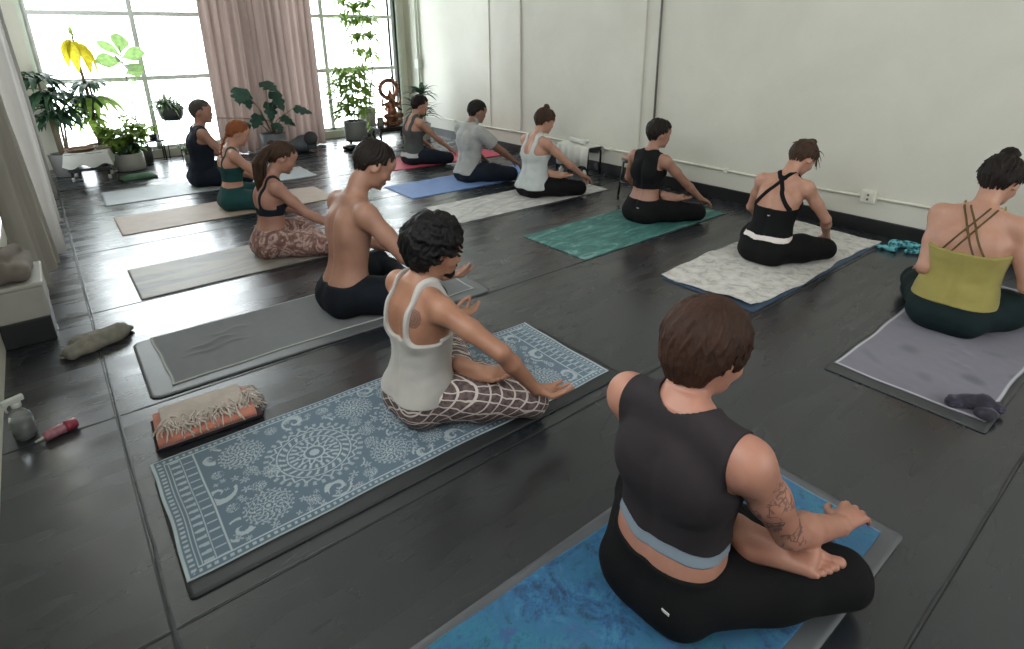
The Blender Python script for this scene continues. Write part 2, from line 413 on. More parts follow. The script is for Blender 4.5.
def surface(F, g, smooth=2):
    """naive surface nets"""
    S = F < 0
    c = [S[i:S.shape[0] - 1 + i, j:S.shape[1] - 1 + j, k:S.shape[2] - 1 + k] for i in (0, 1) for j in (0, 1) for k in (0, 1)]
    anyc = c[0].copy(); allc = c[0].copy()
    for q in c[1:]: anyc |= q; allc &= q
    act = np.argwhere(anyc & ~allc)
    if len(act) == 0: return np.zeros((0, 3)), np.zeros((0, 4), int)
    idx = np.full(anyc.shape, -1, np.int32); idx[tuple(act.T)] = np.arange(len(act))
    corner = {(i, j, k): F[act[:, 0] + i, act[:, 1] + j, act[:, 2] + k] for i in (0, 1) for j in (0, 1) for k in (0, 1)}
    acc = np.zeros((len(act), 3)); cnt = np.zeros(len(act))
    for a in corner:
        for d in range(3):
            if a[d]: continue
            b = list(a); b[d] = 1; fa, fb = corner[a], corner[tuple(b)]
            m = (fa < 0) != (fb < 0); t = np.where(m, fa / np.where(m, fa - fb, 1), 0)
            for q in range(3): acc[:, q] += m * (a[q] + (t if q == d else 0))
            cnt += m
    V = acc / cnt[:, None] + act
    faces = []
    for d in range(3):
        sh = [slice(1, -1)] * 3; sh[d] = slice(0, -1); s0 = S[tuple(sh)]; sh2 = list(sh); sh2[d] = slice(1, None); s1 = S[tuple(sh2)]
        e = np.argwhere(s0 != s1); e = e + [0 if q == d else 1 for q in range(3)]
        u, v = [(1, 2), (2, 0), (0, 1)][d]
        def at(du, dv):
            q = e.copy(); q[:, u] += du; q[:, v] += dv; return idx[q[:, 0], q[:, 1], q[:, 2]]
        Q = np.stack([at(-1, -1), at(0, -1), at(0, 0), at(-1, 0)], 1)
        inside = S[e[:, 0], e[:, 1], e[:, 2]]; Q[~inside] = Q[~inside][:, ::-1]; faces.append(Q)
    Fq = np.concatenate(faces); Fq = Fq[(Fq >= 0).all(1)]
    for _ in range(smooth):
        a = np.concatenate([Fq[:, i] for i in range(4)]); b = np.concatenate([Fq[:, (i + 1) % 4] for i in range(4)])
        n = np.bincount(a, minlength=len(V)) + np.bincount(b, minlength=len(V)); W = np.zeros_like(V)
        for q in range(3): W[:, q] = np.bincount(a, V[b, q], len(V)) + np.bincount(b, V[a, q], len(V))
        V = V * .5 + .5 * W / np.maximum(n, 1)[:, None]
    return V * g.h + g.lo, Fq

def grow(name, prims, h, mat, parent=None, smooth=2, post=None):
    lo, hi = bounds(prims, .03); g = Grid(lo, hi, h); F = g.eval(prims)
    if post: F = post(F, g)
    V, Fq = surface(F, g, smooth)
    return mesh_np(name, V, Fq, mat, parent)

def rotm(pitch, yaw, roll=0):
    cz, sz, cy, sy, cx, sx = math.cos(yaw), math.sin(yaw), math.cos(pitch), math.sin(pitch), math.cos(roll), math.sin(roll)
    return np.array([[cz, -sz, 0], [sz, cz, 0], [0, 0, 1]]) @ np.array([[cy, 0, sy], [0, 1, 0], [-sy, 0, cy]]) @ np.array([[1, 0, 0], [0, cx, -sx], [0, sx, cx]])

def torso_prim(st, lean, k=.02, groove=.006, side=0):
    """st: rows z, half width, half depth, x offset"""
    st = np.array(st, float); z0, z1 = st[0, 0], st[-1, 0]
    zz = np.linspace(z0, z1, 60)
    from_tab = [np.interp(zz, st[:, 0], st[:, i]) for i in (1, 2, 3)]
    ker = np.array([1, 2, 3, 2, 1]) / 9.
    tab = [np.convolve(np.pad(t, 2, mode='edge'), ker, 'valid') for t in from_tab]
    zs, w, d, cx = zz, tab[0], tab[1], tab[2] + lean * ((zz - .08).clip(0) / .5) ** 1.4
    cyv = side * ((zz - .1).clip(0) / .5)
    def f(X, Y, Z):
        zc = np.clip(Z, z0, z1); W = np.interp(zc, zs, w); D = np.interp(zc, zs, d); C = np.interp(zc, zs, cx); CYY = np.interp(zc, zs, cyv)
        x = X - C; y = Y - CYY; k0 = ((np.abs(y) / W) ** 2.3 + (np.abs(x) / D) ** 2.3) ** (1 / 2.3)
        dd = (k0 - 1) * np.minimum(W, D) * (.55 + .45 * np.minimum(1, 1))
        dd = np.where(k0 < 1, (k0 - 1) * D, (k0 - 1) * (D * np.abs(x) / (np.abs(x) + np.abs(y) + 1e-4) + W * np.abs(y) / (np.abs(x) + np.abs(y) + 1e-4)))
        g = np.exp(-(y / .017) ** 2) - .55 * np.exp(-((np.abs(y) - .035) / .02) ** 2)
        dd = dd + groove * g * (x < 0) * np.clip((Z - .13) / .05, 0, 1) * np.clip((.56 - Z) / .06, 0, 1)
        # shoulder blades
        out = np.abs(Z - zc); return np.where(out > 0, np.sqrt(np.maximum(dd, 0) ** 2 + out ** 2) + np.minimum(dd, 0), dd)
    lo = V3(cx.min() - d.max(), -w.max() + min(0, side), z0); hi = V3(cx.max() + d.max(), w.max() + max(0, side), z1)
    return ('fn', f, lo, hi, k), (lambda z: np.interp(z, zs, cx)), (lambda z: np.interp(z, zs, w)), (lambda z: np.interp(z, zs, cyv))

def elbow(S, W, l1, l2, pole):
    d = W - S; L = np.linalg.norm(d); L2 = min(L, (l1 + l2) * .997); u = d / L; W = S + u * L2
    a = (l1 ** 2 - l2 ** 2 + L2 ** 2) / (2 * L2); hgt = math.sqrt(max(0, l1 ** 2 - a ** 2))
    p = np.asarray(pole, float); p = unit(p - u * (p @ u)); return S + u * a + p * hgt, W

def hand(w, d, n, s, curls, mudra=False, sz=1.0, thumb=.3):
    """w wrist, d finger direction, n where the palm looks, s thumb side"""
    d = unit(d); n = unit(n - d * (n @ d)); s = unit(s - d * (s @ d) - n * (s @ n)); P = []
    tips = []; ln = (.074, .082, .076, .060)
    for i, (kd, ks) in enumerate(((.084, .030), (.088, .010), (.083, -.010), (.074, -.028))):
        base = w + s * ks * .45 * sz + d * .012 * sz; kn = w + d * kd * sz + s * ks * sz
        P.append(cap(base, kn, .0145 * sz, .0105 * sz, .010))
        q = kn; dd = d + s * (ks * 2.0); dd = unit(dd); c = curls[i] if not (mudra and i == 0) else .85
        for j, fr in enumerate((.45, .30, .25)):
            dd = unit(dd * math.cos(c) + n * math.sin(c)); q2 = q + dd * ln[i] * fr * sz
            P.append(cap(q, q2, (.0092 - .0009 * j) * sz, (.0086 - .001 * j) * sz, .0025)); q = q2
        tips.append(q)
    P.append(cap(w + d * .03 * sz, w + d * .06 * sz, .019 * sz, .018 * sz, .012))
    t0 = w + d * .012 * sz + s * .014 * sz; t1 = t0 + unit(d * .62 + s * .75 + n * thumb) * .045 * sz
    if mudra: t3 = tips[0] + s * .004; t2 = (t1 + t3) / 2 + (s * .35 + n * .1) * .022 * sz
    else: t2 = t1 + unit(d * .85 + s * .45 + n * thumb) * .033 * sz; t3 = t2 + unit(d * .95 + s * .15 + n * thumb) * .026 * sz
    P += [cap(t0, t1, .015 * sz, .0125 * sz, .010), cap(t1, t2, .0115 * sz, .0100 * sz, .003), cap(t2, t3, .0100 * sz, .0082 * sz, .002)]
    return P

def foot(A, d, sole, side, sz=1.0):
    """A ankle, d toe direction, sole where the sole looks, side big-toe side"""
    d = unit(d); sole = unit(sole - d * (sole @ d)); side = unit(side - d * (side @ d) - sole * (side @ sole))
    heel = A - d * .035 * sz + sole * .035 * sz; ball = A + d * .125 * sz + sole * .045 * sz
    P = [cap(A, heel, .032 * sz, .029 * sz, .02), cap(heel, A + d * .06 * sz + sole * .04 * sz, .028 * sz, .024 * sz, .015)]
    for q, r in ((.024, .021), (0, .019), (-.024, .017)): P.append(cap(A + d * .012 * sz + side * q * .3, ball + side * q * sz, .029 * sz, r * sz, .015))
    for i, (q, L, r) in enumerate(((.030, .048, .0125), (.011, .044, .0092), (-.004, .038, .0086), (-.018, .031, .0082), (-.031, .024, .0080))):
        b = ball + side * q * sz + d * (.010 - .004 * i) * sz - sole * .002
        m_ = b + d * L * .6 * sz - sole * .004; e = b + d * L * sz + sole * .004 * sz
        P += [cap(b, m_, r * sz, r * .92 * sz, .004), cap(m_, e, r * .95 * sz, r * sz, .002)]
    return P

def head_prims(piv, R, sz=1.0, male=False, k=.012):
    c = piv + R @ V3(.022, 0, .105) * sz
    def q(x, y, z): return c + R @ V3(x, y, z) * sz
    def e(x, y, z, a, b, d, k, tilt=0): return ell(q(x, y, z), V3(a, b, d) * sz, R @ rotm(tilt, 0), k)
    P = [e(-.012, 0, .022, .095, .075, .088, .02), e(.035, 0, -.03, .058, .060, .075, .03), e(.045, 0, -.078, .042, .042, .030, .02),
         e(.066, 0, .04, .03, .055, .035, .02)]
    P += [cap(q(.086, 0, .004), q(.104, 0, -.030), .0065 * sz, .010 * sz, .009), e(.098, .010, -.036, .010, .007, .007, .004), e(.098, -.010, -.036, .010, .007, .007, .004)]
    for y in (1, -1):
        P += [cap(q(.084, .018 * y, .020), q(.078, .045 * y, .021), .008 * sz, .007 * sz, .008)]       # brow
        P += [e(.076, .031 * y, .002, .013, .015, .011, .005)]                                        # closed lid
        P += [e(.062, .040 * y, -.030, .022, .020, .022, .02)]                                        # cheek
        P += [ell(q(-.004, .074 * y, -.010), V3(.019, .007, .030) * sz, R @ rotm(.15, .35 * y), .006)]  # ear
        P += [cap(q(.0, .072 * y, .005), q(.0, .080 * y, .014), .008 * sz, .006 * sz, .004)]
    P += [cap(q(.092, -.018, -.058), q(.092, .018, -.058), .0065 * sz, .0065 * sz, .005), cap(q(.089, -.015, -.068), q(.089, .015, -.068), .007 * sz, .007 * sz, .004),
          e(.078, 0, -.094, .018, .020, .014, .012)]
    return P, c

# hair ------------------------------------------------------------
def skull_pt(c, R, th, ph, sc=1.0, sz=1.0):
    return c + R @ (V3(-.012, 0, .022) + V3(.095, .076, .088) * sc * V3(math.sin(th) * math.cos(ph), math.sin(th) * math.sin(ph), math.cos(th))) * sz
def th_limit(ph, nape=2.3, side=1.75, front=.95):
    a = abs((ph + math.pi) % (2 * math.pi) - math.pi)       # 0 front, pi back
    return np.interp(a, [0, .9, 1.35, 1.8, math.pi], [front, front + .15, side, (side + nape) / 2, nape])
def hair_cap(c, R, sz, thick, nape, side, front, k=.006):
    Ri = R.T; ctr = c + R @ V3(-.012, 0, .022) * sz; rad = V3(.095, .076, .088) * sz
    def f(X, Y, Z):
        x, y, z = X - ctr[0], Y - ctr[1], Z - ctr[2]
        a, b, d = [Ri[i][0] * x + Ri[i][1] * y + Ri[i][2] * z for i in range(3)]
        k0 = np.sqrt((a / rad[0]) ** 2 + (b / rad[1]) ** 2 + (d / rad[2]) ** 2); dd = (k0 - 1) * (rad.min() - thick)
        rr = np.sqrt(a * a + b * b + d * d) + 1e-6; th = np.arccos(np.clip(d / rr, -1, 1)); ph = np.arctan2(b, a)
        an = np.abs(ph); lim = np.interp(an, [0, .9, 1.35, 1.8, math.pi], [front, front + .15, side, (side + nape) / 2, nape])
        st = .0022 * np.sin(ph * 26 + 3 * np.sin(th * 4)) * np.clip(th, 0, 1) + .0015 * np.sin(ph * 47 + th * 9)
        return np.maximum(dd + st * np.clip((lim - th) / .4, 0, 1) - thick * np.clip((lim - th) / .45, -.6, 1), (th - lim - .15) * .085)
    return ('fn', f, ctr - rad.max() - .01 - thick, ctr + rad.max() + .01 + thick, k)
def locks(c, R, sz, n, seed, th0=(.1, .9), length=(.8, 1.3), r=(.009, .0035), lift=.05, nape=2.15, side=1.75, front=.95, whorl=(0, 0), sweep=.4, stick=.0, phr=(-math.pi, math.pi)):
    rg = random.Random(seed); P = []
    for _ in range(n):
        ph = rg.uniform(*phr); t0 = rg.uniform(*th0); L = rg.uniform(*length); lim = th_limit(ph, nape, side, front) + rg.uniform(-.06, .14)
        t1 = min(t0 + L, lim); sw = sweep * rg.uniform(-.6, 1); pts = []; rs = []; m = 5
        lf = lift * rg.uniform(.6, 1.3)
        for i in range(m):
            u = i / (m - 1); t = t0 + (t1 - t0) * u
            pts.append(skull_pt(c, R, t, ph + sw * u * u, 1 + lf + stick * rg.uniform(0, 1) * u * u, sz)); rs.append((r[0] * (1 - u ** 2 * .75) + r[1] * u ** 2 * .75) * rg.uniform(.85, 1.1) * sz)
        P += chain(pts, rs, .0035)
    return P
def nape(c, R, s, piv, n, seed, low=.30, r=.007, wide=1.25, out=.006, nr=.047, top=1.5):
    rg = random.Random(seed); ax = unit(c + R @ V3(-.02, 0, -.03) - piv); L = np.linalg.norm(c + R @ V3(-.02, 0, -.03) - piv)
    bk = R @ V3(-1, 0, 0); bk = unit(bk - ax * (bk @ ax)); sd = np.cross(bk, ax); P = []
    for _ in range(n):
        f = rg.uniform(-wide, wide); a = skull_pt(c, R, rg.uniform(top - .2, top + .45), math.pi - f, 1.04 + rg.uniform(0, .08), s)
        t = low + .22 * abs(f / wide) ** 2 + rg.uniform(-.06, .14); e = piv + ax * L * t + (bk * math.cos(f) + sd * math.sin(f)) * (nr + out * rg.uniform(.3, 1.4))
        m = (a + e) / 2 + (bk * math.cos(f) + sd * math.sin(f)) * (.004 + out * .6); q = (a + m) / 2 + (bk * math.cos(f) + sd * math.sin(f)) * .004
        P += chain([a, q, m, (m + e) / 2 + unit(m - piv) * .001, e], [r * s, r * s, r * .9 * s, r * .6 * s, r * .28 * s], .004)
    return P
def bun(p, r, seed, n=14, k=.004):
    rg = random.Random(seed); P = [ell(p, V3(r, r, r * .85) * .8, None, .01)]
    for _ in range(n):
        ax = unit(V3(rg.gauss(0, 1), rg.gauss(0, 1), rg.gauss(0, 1))); o = unit(np.cross(ax, V3(.3, .5, 1))); w = np.cross(ax, o); a0 = rg.uniform(0, 6.28)
        pts = [p + (o * math.cos(a0 + j * .5) + w * math.sin(a0 + j * .5)) * r * .85 + ax * r * .15 for j in range(7)]
        P += chain(pts, [r * .22] * 5 + [r * .16, r * .08], k)
    return P
def strand(pts, n, r, seed, spread=.02, k=.004):
    """a hanging mass of hair made of several wavy tapering strands"""
    rg = random.Random(seed); P = []; pts = [np.asarray(p, float) for p in pts]
    for _ in range(n):
        o = V3(rg.uniform(-1, 1), rg.uniform(-1, 1), 0) * spread; ph = rg.uniform(0, 6); q = []; rs = []
        for i, p in enumerate(pts):
            u = i / (len(pts) - 1); q.append(p + o * (.5 + .8 * math.sin(math.pi * min(1, u + .15))) + V3(math.sin(ph + u * 6), math.cos(ph + u * 5), 0) * .004); rs.append(r * (1 - .65 * u) * rg.uniform(.8, 1.1))
        P += chain(q, rs, k)
    return P

# materials of bodies ---------------------------------------------
def skin_mat(name, col, tattoo=None):
    n = NT(name); c = lin(col); d = (c[0] * .86, c[1] * .76, c[2] * .74, 1); e = (min(1, c[0] * 1.06), c[1] * 1.03, c[2], 1)
    base = n.ramp(n.noise(9, 4, .6), [(.3, d), (.7, e)])
    if tattoo:
        for (ctr, rad, kind) in tattoo:
            v = n.n('ShaderNodeVectorMath', _operation='DISTANCE', i0=n.obj(), i1=ctr).outputs['Value']
            inside = n.math('LESS_THAN', n.math('ADD', v, n.math('MULTIPLY', n.noise(30, 2), .02)), rad + .01)
            if kind == 'floral':
                w1 = n.n('ShaderNodeTexWave', _wave_type='RINGS', _rings_direction='SPHERICAL', Vector=n.map(loc=tuple(-x for x in ctr)), Scale=16, Distortion=9, Detail=3, Detail_Scale=2.5).outputs['Fac']
                v1 = n.n('ShaderNodeTexVoronoi', _feature='DISTANCE_TO_EDGE', Vector=n.obj(), Scale=34).outputs['Distance']
                ink = n.math('MULTIPLY', n.math('GREATER_THAN', n.noise(26, 2, .5, .6), .47), n.math('MAXIMUM', n.math('LESS_THAN', v1, .035), n.math('MULTIPLY', n.math('GREATER_THAN', w1, .66), .7)))
            else:
                w1 = n.n('ShaderNodeTexWave', _wave_type='RINGS', _rings_direction='SPHERICAL', Vector=n.map(loc=tuple(-x for x in ctr)), Scale=30, Distortion=4, Detail=2).outputs['Fac']
                ink = n.math('ADD', n.math('MULTIPLY', w1, .4), .55, clamp=True)
            base = n.mix(n.math('MULTIPLY', n.math('MULTIPLY', inside, ink), .72), base, lin('2e2c30'))
    n.set(Base_Color=base, Roughness=.5)
    n.b.inputs['Subsurface Weight'].default_value = .06; n.b.inputs['Subsurface Radius'].default_value = (.03, .012, .006); n.b.inputs['Subsurface Scale'].default_value = .3
    n.bump(n.noise(120, 2), .12, .002); return n.m
def hair_mat(name, col, light=None):
    n = NT(name); c = lin(col); l = lin(light) if light else tuple(min(1, v * 1.9 + .006) for v in c[:3]) + (1,)
    s = n.noise(1, 4, .6, 0, vec=n.map((150, 150, 22))); b = n.noise(18, 3)
    n.set(Base_Color=n.mix(n.math('MULTIPLY', s, b), c, l), Roughness=.6); n.b.inputs['Specular IOR Level'].default_value = .18
    n.bump(s, .9, .004); return n.m
def cloth_mat(name, col, rough=.85, var=.12, weave=700, sheen=None):
    n = NT(name); c = lin(col); sheen = (.12 if max(c[:3]) > .15 else .0) if sheen is None else sheen
    n.b.inputs['Specular IOR Level'].default_value = .5 if max(c[:3]) > .15 else .25
    n.set(Base_Color=n.ramp(n.noise(11, 4), [(.3, tuple(v * (1 - var) for v in c[:3]) + (1,)), (.7, tuple(min(1, v * (1 + var)) for v in c[:3]) + (1,))]), Roughness=rough)
    n.b.inputs['Sheen Weight'].default_value = sheen; n.bump(n.math('ADD', n.noise(38, 3, .6), n.math('MULTIPLY', n.noise(weave, 1), .2)), .22, .004); return n.m

FEM = [(0, .120, .10, .0), (.04, .158, .118, -.006), (.10, .168, .122, -.006), (.16, .156, .110, .0), (.22, .137, .096, .006), (.27, .126, .088, .012), (.33, .130, .09, .008),
       (.40, .142, .098, .0), (.46, .150, .102, -.002), (.51, .150, .09, -.002), (.55, .125, .07, -.004), (.585, .075, .055, -.002), (.60, .055, .048, 0)]
MAL = [(0, .120, .10, .0), (.04, .150, .115, -.006), (.10, .160, .120, -.006), (.16, .154, .110, .0), (.22, .148, .102, .004), (.27, .144, .098, .008), (.33, .150, .102, .006),
       (.40, .166, .108, .0), (.46, .176, .110, -.002), (.51, .174, .098, -.004), (.55, .140, .075, -.006), (.585, .085, .06, -.002), (.60, .06, .052, 0)]

def seg2(Y, Z, a, b):
    ax, az = a; bx, bz = b; L = (bx - ax) ** 2 + (bz - az) ** 2; t = np.clip(((Y - ax) * (bx - ax) + (Z - az) * (bz - az)) / L, 0, 1)
    return np.sqrt((Y - ax - t * (bx - ax)) ** 2 + (Z - az - t * (bz - az)) ** 2)

def person(p):
    h = p.get('res', .006); male = p.get('male', False); S = p.get('scale', 1.0); lean = p.get('lean', .02); side = p.get('side', 0)
    root = thing('person', p['label'], 'person', (p['x'], p['y'], p.get('z', .006)), p.get('rz', 0), 'seated yoga class', S)
    st = [list(r) for r in (MAL if male else FEM)]
    for r in st:
        if r[0] <= .2: r[1] *= p.get('hip', 1); r[2] *= p.get('hipd', 1)
        elif r[0] < .5: r[1] *= p.get('waist', 1); r[2] *= p.get('waistd', p.get('waist', 1))
    tor, cxf, wf, cyf = torso_prim(st, lean, groove=p.get('groove', .005), side=side)
    shw = p.get('shw', .178 if male else .155); shz = .535
    C = lambda z: V3(float(cxf(z)), float(cyf(z)), z)
    fat = p.get('arm', 1.0)
    # neck, head
    hp, hy, hr = p.get('head', (.3, 0, 0)); neckl = p.get('neck', .046)
    piv = C(.585) + V3(.012 + .05 * hp + p.get('neckx', 0), p.get('necky', 0), neckl + .012)
    T = [tor, cap(C(.57) + V3(-.006, 0, 0), piv, .056 if male else .048, .050 if male else .042, .03)]
    for y in (1, -1):
        T += [cap(C(.575) + V3(-.012, .035 * y, 0), C(shz) + V3(-.008, (shw - .02) * y, .012), .040, .038 * fat + .004, .03)]
        T += [ell(C(.44) + V3(-.068, .072 * y, 0), (.030, .052, .07), rotm(.12, 0, .25 * y), .03)]
        T += [ell(C(.03) + V3(-.042, .075 * y, .045), (.078 * p.get('hip', 1), .080, .072), None, .04)]
    if not male:
        for y in (1, -1): T += [ell(C(.42) + V3(.075, .068 * y, 0), (.052, .058, .055), None, .03)]
    TB = list(T)
    HP, hc = head_prims(piv, rotm(hp, hy, hr), p.get('hs', 1.0), male); R = rotm(hp, hy, hr); hs = p.get('hs', 1.0)
    T += HP; T += [cap(piv + V3(0, 0, -.01), hc + R @ V3(-.02, 0, -.03), .050 if male else .043, .055, .025)]
    # arms
    A = []; SL = []; DEL = []; arms = {}
    for sgn, key in ((-1, 'R'), (1, 'L')):
        a = p['arm' + key]; Sh = C(shz) + V3(.0, shw * sgn, 0); W = V3(*a['w']); E, W = (V3(*a['e']), W) if 'e' in a else elbow(Sh, W, a.get('l1', .275), a.get('l2', .245), a.get('pole', (-.4, .6 * sgn, -.5)))
        r = (1.1 if male else .95) * fat
        A += [ell(Sh + V3(0, .003 * sgn, -.008), (.052 * r, .050 * r, .058 * r), None, .035), cap(Sh, (Sh + E) / 2, .047 * r, .043 * r, .03), cap((Sh + E) / 2, E, .043 * r, .035 * r, .02)]
        DEL += [ell(Sh + V3(0, .003 * sgn, -.008), (.052 * r, .050 * r, .058 * r), None, .035)]
        M1_ = E + (W - E) * .3; A += [cap(E, M1_, .035 * r, .038 * r, .015), cap(M1_, W, .038 * r, .0235 * r, .012), ell(W, (.026, .026, .026), None, .01)]
        SL += [cap(Sh, Sh + (E - Sh) * a.get('sleeve', .75), .052 * r, .049 * r, .02)]
        d = unit(V3(*a['d']) if 'd' in a else (W - E)); nn = V3(*a.get('n', (0, 0, -1))); ss = V3(*a.get('s', (0, -sgn, 0)))
        A += hand(W + d * .012, d, nn, ss, a.get('curl', (.25, .3, .35, .4)), a.get('mudra', False), p.get('hand', .98), a.get('thumb', .3))
        arms[key] = (Sh, E, W)
    # legs (true body) and feet
    kx, ky, kz = p.get('knee', (.335, .325, .078)); L = []; Ft = []; PL = []
    tr = p.get('thigh', 1.0)
    style = p.get('legs', 'easy')
    for sgn in (-1, 1):
        H = V3(.02, .085 * sgn, .098); K = V3(kx, ky * sgn, kz)
        if style == 'half' and sgn == 1: An = V3(*p.get('ankle', (.15, -.13, .185))); K = V3(kx + .0, ky, kz)
        elif style == 'half': An = V3(.30, .06, .06)
        elif sgn == 1: An = V3(.36, -.045, .06)
        else: An = V3(.24, .075, .055)
        mid = (H + K) / 2 + V3(0, 0, .005)
        th = [cap(H, mid, .094 * tr, .086 * tr, .04), cap(mid, K, .086 * tr, .062 * tr, .03)]
        cf = K + (An - K) * .35 + V3(0, 0, -.004); sh = [cap(K, cf, .060 * tr, .056 * tr, .02), cap(cf, An, .055 * tr, .034, .02)]
        L += th + sh
        PL += th + [cap(K, cf, .060 * tr, .056 * tr, .02), cap(cf, K + (An - K) * p.get('pantlen', .86), .056 * tr, .044 * tr, .02)]
        if style == 'half' and sgn == 1: Ft += foot(An, V3(*p.get('toes', (.40, -.90, -.10))), V3(-.1, -.1, 1), V3(.9, .35, 0), 1.06)
        elif sgn == 1: Ft += foot(An, V3(.10, -.95, -.1), V3(-.2, .1, -1), V3(1, 0, 0), .95)
        else: Ft += foot(An, V3(.25, .95, -.05), V3(0, .1, -1), V3(1, 0, 0), .92)
    allp = T + A + L + Ft
    lo, hi = bounds(allp, .03); lo[2] = max(lo[2], -.012); g = Grid(lo, hi, h)
    FT = g.eval(T); FA = g.eval(A); F = smin(FT, FA, .03 if False else .018); 
    FL = g.eval(L); F = smin(F, FL, .015); FF = g.eval(Ft); F = smin(F, FF, .006)
    X, Y, Z = g.xyz(); F = np.maximum(F, (.0 - Z))
    V, Fq = surface(F, g, 2); body = mesh_np('body', V, Fq, p['skin'], root)
    del F, FF
    # garments: the same shapes let out by a few millimetres, cut by hems and necklines
    ctx = dict(C=C, cxf=cxf, cyf=cyf, wf=wf, arms=arms, hc=hc, R=R, piv=piv)
    base_top = None
    for gm in p.get('clothes', []):
        t = gm.get('t', .006)
        if gm['type'] == 'pants':
            P2 = PL; lo2, hi2 = bounds(P2 + [tor], .03 + t); lo2[2] = max(lo2[2], -.012); hi2[2] = gm['waist'] + .05; gg = Grid(lo2, hi2, h)
            X, Y, Z = gg.xyz(); G = gg.eval(P2, off=t); G2 = gg.eval([tor] + [q for q in T[2:] if q[0] == 'ell' and q[1][2] < .2], off=t * .75)
            G2 = smax(G2, Z - (gm['waist'] + gm.get('dip', 0) * (X > cxf(gm['waist']))), .006); G = smax(G, Z - max(gm['waist'], .215), .01)
            G = smin(G, G2, .012 if gm['waist'] < .2 else .03); fold = sines(X, Y, 5, gm.get('ff', 55), 7, Z) * gm.get('fold', .003)
            G = G + fold; G = np.maximum(G, .001 - Z)
        else:
            lo2, hi2 = bounds([tor] + T[1:4] + (SL if gm.get('sleeves') else []) + DEL, .03 + t); lo2[2] = gm['hem'] - .04; gg = Grid(lo2, hi2, h * gm.get('fine', 1))
            X, Y, Z = gg.xyz(); hemw = gm.get('flare', 0) * np.clip((.34 - Z) / .2, 0, 1)
            G = gg.eval(TB, off=t)
            if gm.get('sleeves'): G = smin(G, gg.eval(SL, off=t + .006), .03)
            else: G = smin(G, gg.eval(DEL, off=t), .02)
            f = sines(X * .5, Y * .6, 11, gm.get('ff', 40), 7, Z * 1.8) * gm.get('fold', .002) * np.clip((.5 - Z) / .12, .2, 1)
            G = G - hemw + f
            yy = Y - cyf(np.clip(Z, 0, .6)); reg = gm['region'](X - cxf(np.clip(Z, 0, .6)), yy, Z)
            G = smax(G, reg, .005); G = smax(G, gm['hem'] - Z + gm.get('hemwave', .004) * np.sin(Y * 40 + X * 30), .005)
            if gm.get('sleeves'):
                for sgn, key in ((-1, 'R'), (1, 'L')):
                    Sh, E, W = arms[key]; ax = unit(E - Sh); cut = (X - Sh[0]) * ax[0] + (Y - Sh[1]) * ax[1] + (Z - Sh[2]) * ax[2] - gm['sleeves']
                    G = np.where(Y * sgn > .1, smax(G, cut, .004), G)
        Vg, Fg = surface(G, gg, 1); o = mesh_np(gm['name'], Vg, Fg, gm['mat'], root)
        if gm.get('label'): o['label'] = gm['label']
        if gm.get('logo'):
            ly, lz = gm['logo']; m = MB(); m.box((-.0012, -.011, -.004), (.0012, .011, .004), bev=.001)
            near = Vg[(abs(Vg[:, 1] - ly) < .012) & (abs(Vg[:, 2] - lz) < .012)]
            if len(near): 
                q = near[near[:, 0].argmin()]; lg = m.build('logo', gm.get('logomat', M['white_mark']), o); lg.location = (q[0] - .001, q[1], q[2])
    if p.get('beard'):
        q = lambda x, y, z: hc + R @ V3(x, y, z) * hs
        B = [ell(q(.082, 0, -.092), V3(.020, .024, .018), R, .008), cap(q(.094, -.018, -.051), q(.094, .018, -.051), .0065, .0065, .004)]
        for y in (1, -1): B += chain([q(.055, .040 * y, -.088), q(.078, .02 * y, -.098)], [.010, .013], .008)
        grow('beard', B, .004, p['hairmat'], root)
    # brows and lashes
    q = lambda x, y, z: hc + R @ V3(x, y, z) * hs
    if h < .0055:
        for y in (1, -1):
            grow('eyebrow', chain([q(.0915, .014 * y, .022), q(.0905, .030 * y, .0275), q(.079, .048 * y, .023)], [.0028, .0034, .002], .003), .0022, p['hairmat'], root)
            grow('eyelash', chain([q(.0875, .018 * y, -.006), q(.0895, .030 * y, -.0095), q(.083, .044 * y, -.005)], [.0016, .0020, .0014], .002), .0016, p['hairmat'], root)
    # hair
    HR = p['hair'](hc, R, hs, piv)
    grow('hair', HR, p.get('hres', .004), p['hairmat'], root, 1)
    for ex in p.get('extra', []): ex(root, ctx)
    return root
# ================================================================ MATS AND TOWELS
def rgb(h): return np.array(lin(h)[:3])
def pattern_mat(name, rough=.9, bump=.25, bscale=240, sheen=.15):
    n = NT(name); a = n.n('ShaderNodeVertexColor', _layer_name='pattern'); n.set(Base_Color=a.outputs[0], Roughness=rough)
    n.b.inputs['Sheen Weight'].default_value = sheen; n.bump(n.noise(bscale, 2), bump, .003); return n.m
def noise_mat(name, stops, scale, detail=5, dist=1.0, rough=.85, stretch=(1, 1, 1), bump=.2, bscale=90, sheen=.1):
    n = NT(name); f = n.noise(scale, detail, .6, dist, vec=n.map(stretch))
    n.set(Base_Color=n.ramp(f, [(p, lin(c)) for p, c in stops]), Roughness=rough); n.b.inputs['Sheen Weight'].default_value = sheen
    n.bump(n.noise(bscale, 3), bump, .004); return n.m

